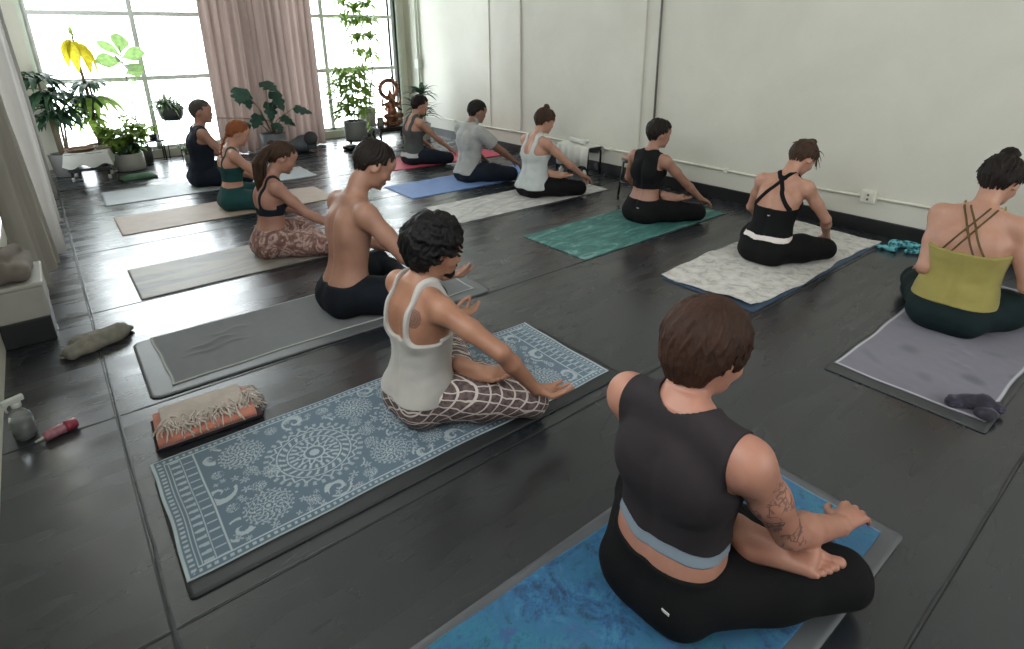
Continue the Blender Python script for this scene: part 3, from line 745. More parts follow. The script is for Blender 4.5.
def wrinkle(seed, amp, freq=9, ridges=()):
    def f(X, Y):
        z = np.clip(sines(X, Y, seed, freq, 6), 0, 1) * amp
        for (x0, y0, x1, y1, h, w) in ridges:
            L = (x1 - x0) ** 2 + (y1 - y0) ** 2; t = np.clip(((X - x0) * (x1 - x0) + (Y - y0) * (y1 - y0)) / L, 0, 1)
            wob = .012 * np.sin(t * 9 + x0 * 7); d = np.hypot(X - x0 - t * (x1 - x0), Y - y0 - t * (y1 - y0) - wob); z = z + h * np.exp(-(d / w) ** 2) * np.sin(math.pi * np.clip(t, .02, .98)) ** .5
        return z
    return f
def edge_warp(x0, x1, y0, y1, seed, a=.006):
    rg = np.random.RandomState(seed); ph = rg.rand(4) * 6
    def f(X, Y):
        u = (X - x0) / (x1 - x0) * 2 - 1; v = (Y - y0) / (y1 - y0) * 2 - 1
        return X + a * u * np.sin(Y * 7 + ph[0]) * abs(u) ** 3 + .4 * a * np.sin(Y * 23 + ph[1]) * u ** 5, Y + a * v * np.sin(X * 5 + ph[2]) * abs(v) ** 3 + .4 * a * np.sin(X * 17 + ph[3]) * v ** 5
    return f
def round_warp(x0, x1, y0, y1, r):
    """pull the four corners in to a radius"""
    def f(X, Y):
        cx, cy = (x0 + x1) / 2, (y0 + y1) / 2; hx, hy = (x1 - x0) / 2, (y1 - y0) / 2; ax, ay = np.abs(X - cx), np.abs(Y - cy)
        dx, dy = ax - (hx - r), ay - (hy - r); m = (dx > 0) & (dy > 0); d = np.hypot(dx, dy) + 1e-9; mx = np.maximum(dx, dy)
        nx = np.where(m, hx - r + dx * mx / d, ax); ny = np.where(m, hy - r + dy * mx / d, ay)
        return cx + np.sign(X - cx) * nx, cy + np.sign(Y - cy) * ny
    return f
def flat_mat(label, x0, x1, y0, y1, mat, rz=0, z=0, th=.005, rnd=.012, name='yoga_mat', cat='yoga mat', curl=0, seed=1, grp='yoga mats'):
    cx, cy = (x0 + x1) / 2, (y0 + y1) / 2; hx, hy = (x1 - x0) / 2, (y1 - y0) / 2
    def hf(X, Y): return .0006 + curl * np.clip((-X / hx - .93) / .07, 0, 1) ** 2 + 0 * Y
    o = height_sheet(name, -hx, hx, -hy, hy, 120, 44, hf, mat, None, th, warp=round_warp(-hx, hx, -hy, hy, rnd))
    o.location = (cx, cy, z); o.rotation_euler = (0, 0, rz); return tag(o, label, cat, grp)
def towel(label, x0, x1, y0, y1, mat, hf, rz=0, z=.006, th=.0035, seed=1, nx=200, ny=76, colf=None, warp=.006, name='yoga_towel', grp='towels laid over mats'):
    cx, cy = (x0 + x1) / 2, (y0 + y1) / 2; hx, hy = (x1 - x0) / 2, (y1 - y0) / 2
    o = height_sheet(name, -hx, hx, -hy, hy, nx, ny, lambda X, Y: hf(X, Y) + .0004, mat, None, th, colf=colf, warp=edge_warp(-hx, hx, -hy, hy, seed, warp))
    o.location = (cx, cy, z); o.rotation_euler = (0, 0, rz); return tag(o, label, 'towel', grp)

# left row
flat_mat('pale grey yoga mat, farthest of the left row by the window', .31, 2.36, 6.56, 7.2, noise_mat('pale_grey_mat', [(.3, '8b9297'), (.7, '9aa1a5')], 6, rough=.5), -.03)
flat_mat('tan yoga mat under the red-haired person', .31, 2.12, 5.44, 6.07, noise_mat('tan_mat', [(.3, '8f7d6e'), (.7, 'a08d7d')], 5, rough=.6), -.005)
flat_mat('grey and tan marbled yoga mat under the person in marbled leggings', .235, 2.03, 3.93, 4.55, noise_mat('marbled_grey_tan_mat', [(.32, '6b6a69'), (.45, '7c7976'), (.55, '8f8579'), (.7, '83807e')], 2.6, 5, 1.6, .5, (.6, 1.6, 1)), 0)
flat_mat('wide grey yoga mat with rounded corners under the shirtless person', .11, 1.97, 2.68, 3.32, simple('grey_rubber_mat', '5d6062', .45, var=.08), -.01, th=.006, rnd=.05)
def edge_col(base, edge, hx, hy, w=.012, dark=None, seed=3, amp=.12):
    def f(X, Y):
        e = np.minimum(hx - np.abs(X), hy - np.abs(Y)); v = 1 + amp * sines(X, Y, seed, 14, 8) + amp * .6 * sines(X, Y, seed + 1, 60, 8)
        c = rgb(base)[None, None, :] * v[..., None]; m = (e < w)[..., None]; return np.where(m, rgb(edge), c)
    return f
towel('grey-green microfibre towel with a pale edge on the rounded grey mat', .20, 1.90, 2.76, 3.32, pattern_mat('grey_green_towel_cloth'),
      wrinkle(3, .0018, 6, [(-.72, .0, -.50, .05, .012, .016), (-.75, -.06, -.45, -.03, .010, .012), (-.6, .10, -.4, .12, .006, .02)]), -.005, z=.0068, seed=4, colf=edge_col('65686a', 'a3a6a2', .85, .28, .008), nx=240, ny=90)
flat_mat('black yoga mat under the blue tapestry towel', .03, 1.865, 1.51, 2.12, simple('black_rubber_mat', '26282a', .5, var=.1), -.003, th=.006, rnd=.02)

# tapestry towel: medallions, scrolls and banded borders
def tapestry(X, Y):
    rg = np.random.RandomState(7); hx, hy = .895, .315
    P = np.zeros_like(X)
    def med(cx, cy, r, n, seed):
        d = np.hypot(X - cx, Y - cy) / r; a = np.arctan2(Y - cy, X - cx); v = np.zeros_like(X)
        ring = lambda r0, w: (np.abs(d - r0) < w) * 1.0
        v = np.maximum(v, (d < .10) * .9); v = np.maximum(v, ring(.20, .02)); pet = .30 + .06 * np.cos(a * n)
        v = np.maximum(v, (np.abs(d - pet) < .030) * 1.0); v = np.maximum(v, ((np.abs(d - .44) < .055) & (np.cos(a * n * 2) > .1)) * .85)
        v = np.maximum(v, ring(.53, .014)); v = np.maximum(v, ((np.abs(d - .63) < .065) & (np.cos(a * n * 2 + np.pi * (d - .63) / .065 * .4) > .35)) * .9)
        v = np.maximum(v, ring(.73, .014)); v = np.maximum(v, ((np.abs(d - (.82 + .04 * np.cos(a * n * 2))) < .022)) * .9)
        v = np.maximum(v, ((d > .88) & (d < .98) & (np.cos(a * n * 3) > .2)) * .7)
        return v * (d < 1)
    meds = []
    for s in (-1, 1):
        meds += [(s * .40, 0, .185, 12, 1), (s * .62, .165, .085, 8, 2), (s * .62, -.165, .085, 8, 3), (s * .165, .17, .08, 8, 4), (s * .165, -.17, .08, 8, 5)]
        meds += [(s * x, y, r, 5, 1) for x, y, r in ((.56, .0, .034), (.62, .05, .028), (.62, -.05, .028), (.185, .0, .036), (.20, .075, .028), (.20, -.075, .028), (.49, .235, .026), (.49, -.235, .026), (.28, .235, .028), (.28, -.235, .028), (.72, .10, .022), (.72, -.10, .022))]
    meds += [(0, 0, .12, 10, 9), (0, .19, .05, 6, 2), (0, -.19, .05, 6, 2)]
    covered = np.zeros_like(X, bool)
    for cx, cy, r, n, sd in meds:
        P = np.maximum(P, med(cx, cy, r, n, sd)); covered |= np.hypot(X - cx, Y - cy) < r * 1.06
    # scrolls: little spirals and leaves in the gaps
    for s in (-1, 1):
        for (cx, cy, r, ph) in ((.74, 0, .05, 0), (.72, .21, .045, 1), (.72, -.21, .045, 2), (.52, .13, .03, .5), (.52, -.13, .03, 2.5), (.40, .23, .04, 3), (.40, -.23, .04, 4), (.30, .15, .03, 1), (.30, -.15, .03, 5), (.10, .08, .03, 2), (.10, -.08, .03, 3), (.07, .25, .035, 3), (.07, -.25, .035, 0)):
            x, y = X - s * cx, Y - cy; d = np.hypot(x, y) + 1e-6; a = np.arctan2(y, x) * s + ph
            v = (np.sin(a + np.log(d / r + .05) * 3.2) > .45) & (d < r) & (d > r * .15); v |= (np.abs(d - r * 1.1) < r * .10) & (np.sin(a * 1.5) > -.2)
            P = np.where(covered, P, np.maximum(P, v * .9))
    for _ in range(900):
        cx, cy, r = rg.uniform(-.74, .74), rg.uniform(-.27, .27), rg.uniform(.010, .019); k = rg.choice([4, 5, 6]); x, y = X - cx, Y - cy; d = np.hypot(x, y); a = np.arctan2(y, x) + rg.rand() * 6
        if (covered & (d < r * .45)).any(): continue
        covered |= d < r; v = (d < r * (.62 + .38 * np.cos(a * k))) & (d > r * .16); P = np.maximum(P, v * .75)
    # borders
    ex = hx - np.abs(X); ey = hy - np.abs(Y); e = np.minimum(ex, ey); run = np.where(ex < ey, Y, X)
    inner = (e < .036); P = np.where(inner, 0, P)
    P = np.maximum(P, (e < .005) * 1.0); P = np.maximum(P, (np.abs(e - .034) < .0025) * 1.0)
    P = np.maximum(P, ((np.abs(e - .019) < .007) & (np.cos(run * 2 * np.pi / .022) > .0)) * .85)
    band = (ex > .040) & (ex < .135) & (ey > .036); u = ex - .04
    bp = np.maximum((np.abs(u - .006) < .002) * 1., (np.abs(u - .088) < .003) * 1.); bp = np.maximum(bp, (np.abs(u - .045) < .002) * 1.)
    bp = np.maximum(bp, ((u > .01) & (u < .042) & (np.cos(Y * 2 * np.pi / .034) > .55 - (u - .01) * 14)) * .8)
    bp = np.maximum(bp, ((u > .05) & (u < .084) & (np.abs(np.sin(Y * np.pi / .040)) < .35 + (u - .05) * 9) & (np.cos(Y * 2 * np.pi / .0133) > -.2)) * .8)
    P = np.where(band, bp, P)
    wear = .5 + .5 * sines(X, Y, 5, 30, 8) ; P = P * (.72 + .28 * wear)
    g = 1 + .12 * sines(X, Y, 9, 7, 6)
    base = rgb('566977')[None, None] * g[..., None]; mot = rgb('b4bfc4')
    return base * (1 - P[..., None] * .85) + mot * P[..., None] * .85
towel('blue and white mandala tapestry towel', .035, 1.835, 1.575, 2.205, pattern_mat('printed_mandala_cloth', bump=.3, bscale=420),
      wrinkle(5, .0012, 7, [(-.12, -.02, -.02, -.05, .007, .010), (.5, .0, .72, .02, .006, .012)]), -.006, z=.0068, nx=600, ny=212, seed=8, colf=tapestry, warp=.004)

# front mat and tie-dye towel
flat_mat('dark grey yoga mat under the blue tie-dye towel', .06, 1.835, .33, .995, simple('slate_rubber_mat', '55575a', .5, var=.1), -.004, th=.006)
def tiedye():
    n = NT('blue_tie_dye_towel_cloth'); a = n.noise(9, 8, .72, 1.2); b = n.noise(38, 5, .75, 1.0); v = n.noise(3.2, 3, .5, .5)
    f = n.math('ADD', n.math('MULTIPLY', a, .7), n.math('MULTIPLY', b, .3))
    c = n.ramp(f, [(.36, lin('132a42')), (.44, lin('1b4567')), (.50, lin('245a85')), (.57, lin('327090')), (.66, lin('537fa0'))])
    c2 = n.ramp(f, [(.36, lin('1c3856')), (.47, lin('266e88')), (.56, lin('2b5380')), (.64, lin('4b5280'))])
    n.set(Base_Color=n.mix(n.ramp(v, [(.45, (0, 0, 0, 1)), (.62, (1, 1, 1, 1))]), c, c2), Roughness=.9); n.b.inputs['Sheen Weight'].default_value = .2
    n.bump(n.noise(300, 2), .4, .003); return n.m
towel('blue tie-dye yoga towel at the front', .10, 1.79, .385, .96, tiedye(), wrinkle(11, .0022, 10, [(-.3, .1, -.1, .02, .006, .02), (-.45, -.05, -.2, -.1, .006, .02), (.2, .2, .5, .17, .005, .015)]), -.004, z=.0068, seed=2)

# right row
flat_mat('red yoga mat under the person nearest the plants', 3.0, 4.78, 6.14, 6.80, noise_mat('red_mat', [(.3, 'b02a45'), (.7, 'c63a55')], 7, rough=.6), -.06)
flat_mat('blue yoga mat under the person in the grey t-shirt', 2.68, 4.45, 4.90, 5.52, noise_mat('blue_mat', [(.3, '5274ad'), (.7, '5f82ba')], 7, rough=.6), -.01)
def marble_white():
    n = NT('white_marbled_mat'); a = n.noise(4.5, 6, .6, 1.8, vec=n.map((1, 1.6, 1))); w = n.n('ShaderNodeTexWave', Vector=n.map((1, 1.3, 1), (0, 0, 1.2)), Scale=1.1, Distortion=9, Detail=4).outputs['Fac']
    n.set(Base_Color=n.mix(n.ramp(w, [(.90, (0, 0, 0, 1)), (.97, (.35, .35, .35, 1))]), n.ramp(a, [(.4, lin('aaa9a7')), (.6, lin('c6c5c2'))]), lin('7e7c7b')), Roughness=.55); n.bump(n.noise(90, 2), .1, .002); return n.m
flat_mat('white marbled yoga mat under the person with the high bun', 2.61, 4.42, 3.94, 4.54, marble_white(), -.015)
def teal_marble():
    n = NT('teal_marbled_rubber'); a = n.noise(3.2, 5, .6, 1.5, vec=n.map((1, 2.6, 1), (0, 0, .25)))
    n.set(Base_Color=n.ramp(a, [(.36, lin('2f5d5a')), (.50, lin('3d716c')), (.60, lin('4f857d')), (.655, lin('82a39c')), (.70, lin('3d716c'))]), Roughness=.6); n.bump(n.noise(130, 2), .2, .003); return n.m
flat_mat('teal marbled yoga mat under the person in the black bra top', 2.79, 4.56, 2.67, 3.35, teal_marble(), .005, th=.005)
M['tealdark'] = simple('dark_teal_edge', '1d3434', .6)
flat_mat('blue yoga mat showing under the shaggy white towel', 2.935, 4.66, 1.47, 2.12, noise_mat('deep_blue_mat', [(.3, '14283e'), (.6, '1b3c58'), (.75, '2d5a68')], 9, rough=.55), .0)
# shaggy towel with a wavy fringe of tufts
def shag_h(X, Y): return .004 + .006 * np.clip(sines(X, Y, 21, 26, 9), -.2, 1) + .004 * sines(X, Y, 22, 75, 9) + .012 * np.clip((-X - .80) / .08, 0, 1) * np.clip((-Y - .0) / .2, 0, 1)
towel('shaggy white towel with ruffled edges on the blue mat', 2.97, 4.76, 1.49, 2.16, noise_mat('white_shag_cloth', [(.35, 'a09c97'), (.5, 'bfbcb7'), (.7, 'cecbc6')], 16, 5, .6, .95), shag_h, .0, z=.0068, nx=260, ny=110, seed=9, warp=.016, th=.006)
flat_mat('charcoal yoga mat under the purple-grey towel', 2.645, 4.42, .315, .945, simple('charcoal_rubber_mat', '3b3d3e', .55, var=.1), .0)
def purple(X, Y):
    hx, hy = .86, .30; e = np.minimum(hx - np.abs(X), hy - np.abs(Y)); v = 1 + .10 * sines(X, Y, 3, 16, 8) + .08 * sines(X, Y, 4, 70, 9)
    st = np.clip(sines(X * 2.2, Y * .9, 31, 20, 7) * 2.4 - .75, 0, 1)[..., None]; lt = np.clip(sines(X * 1.2, Y, 33, 26, 7) * 2 - 1.0, 0, 1)[..., None]
    c = rgb('6a6874')[None, None] * v[..., None]; c = c * (1 - .6 * st) + rgb('3a3c48') * .6 * st; c = c * (1 - .4 * lt) + rgb('8d8b96') * .4 * lt
    c = np.where((np.abs(e - .006) < .006)[..., None], rgb('a8a6ac'), c); return c
towel('purple-grey yoga towel with a pale stitched border', 2.72, 4.44, .335, .935, pattern_mat('purple_grey_towel_cloth'), wrinkle(13, .002, 9, [(-.3, -.1, -.2, .0, .005, .02), (-.45, -.15, -.4, -.05, .006, .018)]), .0, z=.0062, nx=300, ny=110, seed=5, colf=purple)

# ================================================================ SMALL THINGS ON THE FLOOR
def blob(name, mat, prims, h=.005, parent=None, post=None, smooth=1): return grow(name, prims, h, mat, parent, smooth, post)
def crumple(amp, f, seed):
    def post(F, g):
        X, Y, Z = g.xyz(); F = F + amp * sines(X, Y, seed, f, 8, Z) + amp * .5 * np.abs(sines(X, Y, seed + 1, f * 2, 8, Z)); return np.maximum(F, -Z)
    return post
# folded fringed blanket
rt = thing('folded_blanket', 'folded coral blanket with a cream shaggy fringe on the floor by the tapestry towel', 'blanket', (.265, 2.375, 0), -.06); rt.scale = (1.05, 1.35, 1.05)
M['coral'] = simple('coral_blanket_wool', 'b3705e', .95, var=.15, scale=20, bump=.4, bscale=300, sheen=.3); M['creamwool'] = simple('cream_fringe_yarn', 'b5aaa0', .95, var=.18, scale=40, bump=.5, bscale=400, sheen=.3)
M['maroon'] = simple('dark_striped_wool', '3d3236', .95, var=.2)
def fold_layer(name, mat, x0, x1, y0, y1, z, th, par, seed):
    m = height_sheet(name, x0, x1, y0, y1, 70, 46, lambda X, Y: .003 * sines(X, Y, seed, 22, 7) + .006 * (1 - ((Y - (y0 + y1) / 2) / ((y1 - y0) / 2)) ** 4), mat, par, th, warp=edge_warp((x0 + x1) / 2 - .0001, x1, (y0 + y1) / 2 - .0001, y1, seed, .004) if False else None); m.location = (0, 0, z); return m
fold_layer('bottom_fold', M['maroon'], -.185, .19, -.075, .08, .0005, .020, rt, 1)
fold_layer('middle_fold', M['coral'], -.175, .165, -.085, .085, .022, .022, rt, 2)
fold_layer('top_fold', simple('cream_blanket_wool', 'a69a90', .95, var=.12, scale=20, bump=.4, bscale=300, sheen=.3), -.15, .14, -.03, .088, .046, .016, rt, 3)
m = MB(); rg = random.Random(4)
for i in range(150):
    x = rg.uniform(-.15, .17); y = rg.uniform(-.055, .01) + (.03 if x > .1 else 0); p = Vector((x, y, .055 + rg.uniform(0, .016))); a = rg.uniform(-.9, .9); pts = [p.copy()]; d = Vector((math.sin(a), -math.cos(a), .4))
    for k in range(6): d = (d + Vector((rg.uniform(-.7, .7), rg.uniform(-.5, .4), -.35))).normalized(); p = p + d * .010; p.z = max(p.z, .050 if y > -.02 or k < 3 else .03); pts.append(p.copy())
    m.tube(pts, [.0030] * 6 + [.0018], 5)
for i in range(60):
    p = Vector((.14 + rg.uniform(0, .03), rg.uniform(-.04, .085), .045)); pts = [p.copy()]; d = Vector((1, rg.uniform(-.5, .5), .3))
    for k in range(6): d = (d + Vector((rg.uniform(-.3, .6), rg.uniform(-.6, .6), -.4))).normalized(); p = p + d * .012; p.z = max(p.z, .004); pts.append(p.copy())
    m.tube(pts, [.0030] * 6 + [.0018], 5)
f = m.build('fringe', M['creamwool'], rt); tag(f, kind='stuff')

# crumpled olive cloth
rt = tag(grow('rolled_cloth', [cap((-.12, -.04, .028), (.09, .03, .03), .045, .052, .02), cap((-.11, .05, .02), (.0, .07, .022), .03, .034, .015), ell((.02, .0, .05), (.09, .03, .028), rotm(0, .3), .012), cap((-.10, .02, .03), (.11, .06, .03), .035, .03, .015), ell((.13, .05, .02), (.03, .02, .02), None, .01), ell((-.15, -.02, .02), (.03, .015, .012), None, .01), ],
     .004, simple('olive_grey_cloth', '77746a', .95, var=.2, scale=30, bump=.4, bscale=200), None, 1, crumple(.010, 42, 3)), 'crumpled olive-grey cloth lying on the floor beside the long seam', 'cloth')
rt.location = (-.01, 3.44, 0); rt.rotation_euler = (0, 0, .05); rt.scale = (1, 1.3, .9); 
# clear spray bottle
rt = thing('spray_bottle', 'clear plastic spray bottle with a white trigger standing by the left edge', 'bottle', (-.325, 2.74, 0), .4)
pl = NT('clear_plastic'); pl.set(Base_Color=(.86, .90, .89, 1), Roughness=.12); pl.b.inputs['Transmission Weight'].default_value = .85; pl.b.inputs['IOR'].default_value = 1.3
m = MB(); m.lathe([(.0, .0), (.034, .0), (.038, .006), (.038, .085), (.034, .105), (.018, .125), (.014, .130), (.014, .142), (0, .142)], n=24); bt = m.build('bottle_body', pl.m, rt)
M['whitep'] = simple('white_plastic', 'b9bcb8', .4)
m = MB(); m.lathe([(0, .140), (.017, .140), (.017, .158), (.013, .160), (0, .160)], n=20); m.build('cap_collar', M['whitep'], rt)
m = MB(); m.box((-.045, -.011, .160), (.030, .011, .184), bev=.006); m.tube([(-.045, 0, .176), (-.056, 0, .176)], .006, 8); m.build('spray_head', M['whitep'], rt)
m = MB(); m.tube([(-.028, 0, .162), (-.036, 0, .148), (-.032, 0, .130)], [.006, .005, .004], 8); m.build('trigger', M['whitep'], rt)
m = MB(); m.lathe([(.0, .012), (.0345, .012), (.0345, .080), (.0, .080)], n=20); m.build('liquid', simple('cloudy_cleaning_liquid', '8d9894', .2), bt)
# small red-capped bottle lying down
rt = thing('small_bottle', 'small pink and red bottle lying on the floor seam near the spray bottle', 'bottle', (-.225, 2.66, .023), .35)
rot = Matrix.Rotation(math.pi / 2, 4, 'Y')
m = MB(); m.lathe([(0, -.045), (.015, -.045), (.020, -.035), (.021, .02), (.016, .032), (0, .034)], n=20, M=rot); m.build('bottle_body', simple('pink_label', '96606a', .4, var=.35, scale=50), rt)
m = MB(); m.lathe([(0, .030), (.0215, .030), (.0225, .036), (.0215, .066), (.017, .070), (0, .070)], n=20, M=rot); m.build('bottle_cap', simple('red_cap', '8c3244', .35), rt)
m = MB(); m.tube([(-.045, 0, 0), (-.075, .004, -.006)], [.006, .004], 8); m.build('nozzle', M['whitep'], rt)

# teal cloth, dark sock
def pat_teal():
    n = NT('teal_patterned_cloth'); v = n.n('ShaderNodeTexVoronoi', Vector=n.obj(), Scale=38).outputs['Distance']; n.set(Base_Color=n.ramp(v, [(.25, lin('123b48')), (.45, lin('1f6a74')), (.62, lin('66aab0'))]), Roughness=.9); return n.m
P = [cap((-.09, .02, .02), (.0, .06, .03), .025, .03, .012), cap((.0, .06, .03), (.07, .0, .028), .03, .025, .012), cap((.07, .0, .03), (.05, -.10, .028), .028, .03, .012), cap((-.08, .03, .02), (-.10, .12, .018), .022, .018, .01), cap((.05, -.10, .025), (.0, -.15, .02), .03, .022, .01), cap((-.02, -.12, .018), (-.05, -.05, .016), .018, .016, .01)]
rt = tag(grow('teal_cloth', P, .005, pat_teal(), None, 1, crumple(.006, 70, 5)), 'crumpled teal patterned cloth at the wall end of the shaggy white towel', 'cloth'); rt.location = (4.72, 1.33, 0)
P = [cap((-.08, .05, .02), (.02, .0, .03), .028, .036, .01), ell((-.02, -.05, .015), (.05, .04, .02), None, .01), cap((.02, .0, .028), (.06, -.05, .018), .028, .018, .01), cap((-.02, .03, .02), (-.05, .08, .014), .018, .012, .01), cap((.05, -.02, .015), (.10, -.01, .010), .012, .010, .006)]
rt = tag(grow('dark_sock', P, .004, noise_mat('purple_black_knit', [(.4, '17151f'), (.6, '2e2a3b'), (.7, '6a6478')], 22), None, 1, crumple(.005, 80, 6)), 'crumpled dark purple sock on the corner of the purple-grey towel', 'sock'); rt.location = (2.80, .385, .012); rt.rotation_euler = (0, 0, -.4)

# box with a folded bag by the left wall
rt = thing('storage_box', 'white storage box with a dark base by the left wall', 'box', (-.30, 3.86, 0))
m = MB(); m.box((-.10, -.20, .0), (.115, .17, .14), bev=.008); m.build('box_base', simple('black_plastic_base', '16181a', .5), rt)
m = MB(); m.box((-.10, -.205, .14), (.12, .175, .31), bev=.012); m.build('box_body', simple('off_white_box', '9c9a94', .6, var=.06), rt)
m = MB(); m.box((-.105, -.21, .31), (.125, .18, .335), bev=.008); m.build('box_lid', simple('off_white_lid', 'a8a69f', .6), rt)
P = [cap((-.05, -.16, .40), (-.04, .12, .40), .062, .06, .03), cap((.03, -.15, .385), (.05, .10, .385), .05, .045, .02), cap((-.04, -.1, .45), (.02, .08, .445), .045, .035, .02)]
rt = tag(grow('folded_bag', P, .007, simple('taupe_canvas_bag', '6d655d', .9, var=.12, bump=.3, bscale=200), None, 1, lambda F, g: np.maximum(F + .006 * sines(*g.xyz()[:2], 4, 45, 7, g.xyz()[2]), .3365 - g.xyz()[2])), 'taupe crumpled bag lying on top of the white storage box', 'bag'); rt.location = (-.29, 3.86, 0)
rt = thing('water_bottle', 'small white-capped water bottle on the floor behind the storage box', 'bottle', (-.25, 4.12, 0))
m = MB(); m.lathe([(0, 0), (.035, 0), (.037, .01), (.037, .26), (.02, .31), (.016, .33), (0, .33)], n=20); m.build('bottle_body', simple('grey_bottle', '8f908c', .35), rt)
m = MB(); m.lathe([(0, .325), (.021, .325), (.021, .36), (.018, .365), (0, .365)], n=20); m.build('bottle_cap', M['whitep'], rt)

# ================================================================ STOOLS AT THE RIGHT WALL
M['blackmetal'] = simple('black_metal_tube', '17181a', .4, metal=.2)
rt = thing('folding_stool', 'low black stool draped with a white towel against the right wall', 'stool', (4.76, 4.72, 0))
for y in (-.25, .25):
    m = MB(); m.tube([(-.10, y, .008), (-.105, y, .26), (-.085, y, .30), (.085, y, .30), (.105, y, .26), (.10, y, .008)], .012, 10); m.build('leg', M['blackmetal'], rt)
m = MB(); m.box((-.11, -.255, .295), (.11, .255, .318), bev=.008); m.build('seat', simple('black_seat_pad', '202122', .6), rt)
def drape():
    m = MB(); rg = random.Random(2); prof = [(-.135, .10), (-.132, .22), (-.125, .31), (-.10, .327), (0, .33), (.10, .327), (.125, .31), (.130, .22)]; n = 36; vs = []
    for j in range(n):
        y = -.27 + .50 * j / (n - 1)
        for i, (x, z) in enumerate(prof):
            w = .010 * math.sin(j * .9 + i * .3) * (1 if i < 2 or i > 6 else .15); vs.append((x + w, y + .004 * math.sin(i * 2 + j), z + (.02 * math.sin(j * .35) if i == 0 else .004 * math.sin(j * 1.7 + i))))
    k = len(prof); fs = [(j * k + i, (j + 1) * k + i, (j + 1) * k + i + 1, j * k + i + 1) for j in range(n - 1) for i in range(k - 1)]; m.add(vs, fs, True); return m
o = tag(drape().build('draped_towel', simple('white_terry_towel', 'c3c3bb', .95, var=.06, bump=.3, bscale=250, sheen=.2)), 'white towel hanging over the low black stool', 'towel'); o.location = (4.76, 4.72, .004)
sm = o.modifiers.new('thickness', 'SOLIDIFY'); sm.thickness = .006; sm.offset = 1
o = tag(grow('crumpled_towel', [cap((-.05, -.14, .365), (.0, .12, .37), .025, .03, .02), cap((.05, -.1, .362), (.03, .15, .362), .022, .02, .02)], .006, simple('white_flannel', 'c8c9c2', .95, var=.06), None, 1, crumple(.006, 60, 8)), 'bunched white flannel on top of the draped stool', 'towel'); o.location = (4.76, 4.72, 0)
for k, (x, y, l) in enumerate(((4.60, 4.46, 'small white bottle on the floor in front of the draped stool, nearer one'), (4.57, 4.80, 'small white bottle on the floor in front of the draped stool, farther one'))):
    rt = thing('small_bottle', l, 'bottle', (x, y, 0)); m = MB(); m.lathe([(0, 0), (.026, 0), (.028, .006), (.027, .055), (.02, .066), (0, .068)], n=18); m.build('bottle_body', M['whitep'], rt)
    m = MB(); m.lathe([(0, .066), (.013, .066), (.013, .085), (0, .086)], n=16); m.build('bottle_cap', M['frame'], rt)
rt = thing('side_stool', 'black metal stool with a tan round seat behind the person on the teal mat', 'stool', (4.40, 3.56, 0))
for a in (.5, 2.1, 3.7, 5.2):
    m = MB(); c_, s_ = math.cos(a), math.sin(a); m.tube([(.17 * c_, .17 * s_, .006), (.13 * c_, .13 * s_, .36)], .011, 8); m.build('leg', M['blackmetal'], rt)
m = MB(); m.tube([(.15 * math.cos(t * .524), .15 * math.sin(t * .524), .16) for t in range(13)], .007, 8, cap=False); m.build('foot_ring', M['blackmetal'], rt)
m = MB(); m.lathe([(0, .35), (.14, .35), (.155, .36), (.155, .375), (0, .378)], n=28); m.build('seat_base', M['blackmetal'], rt)
m = MB(); m.lathe([(0, .375), (.14, .375), (.15, .39), (.145, .41), (.11, .418), (0, .42)], n=28); m.build('seat', simple('tan_seat_cushion', '94786a', .7, var=.12), rt)

# ================================================================ PLANTS
def leafmat(name, col, amt=.45): return translucent(name, col, amt, .45, .25, 25)
LG = dict(dark=leafmat('dark_glossy_leaf', '2e4a34', .25), mid=leafmat('mid_green_leaf', '4d6e38', .5), light=leafmat('light_green_leaf', '84a048', .6), yellow=leafmat('yellowed_leaf', 'b8ab2e', .6), fiddle=leafmat('pale_fig_leaf', '7d9a5e', .5), monstera=leafmat('deep_monstera_leaf', '1f4436', .2))
STEM = simple('brown_green_stem', '5d5a3c', .7, var=.2); TRUNK = simple('woody_cane', '6e6350', .8, var=.2); SOIL = simple('potting_soil', '2c241e', .95, var=.3, scale=40, bump=.5)
def rootpot(name, label, x, y, prof, mat, z=0, soil=None, group='potted plants by the windows'):
    rt = thing(name, label, 'plant', (x, y, z), group=group)
    m = MB(); m.lathe(prof, n=32); m.build('pot', mat, rt)
    r, zz = soil or (prof[-3][0] * .98, prof[-3][1] - .02); m = MB(); m.disc((0, 0, zz), r); m.build('soil', SOIL, rt); return rt
def potprof(r0, r1, h, wall=.012): return [(0, 0), (r0, 0), (r0 + .003, .006), (r1, h - .004), (r1 - .004, h), (r1 - wall, h), (r1 - wall - .002, h - .03)]
def cane(rt, pts, r, mat=None):
    m = MB(); m.tube(pts, r, 8); return m.build('stem', mat or TRUNK, rt)
def rosette(mb, c, n, L, W, rg, up=.6, droop=1.2, spread=6.28, a0=0, n_seg=6, prof=None):
    for i in range(n):
        a = a0 + spread * (i + rg.uniform(-.3, .3)) / n; e = up * rg.uniform(.3, 1.4); l = L * rg.uniform(.7, 1.15)
        mb.leaf(Vector(c) + Vector((0, 0, rg.uniform(-.03, .03))), (math.cos(a), math.sin(a), e), l, W * rg.uniform(.8, 1.15), droop * rg.uniform(.7, 1.3), n=n_seg, prof=prof)
oval = lambda t: math.sin(math.pi * min(1, max(.01, t)) ** .8) if t < 1 else .02
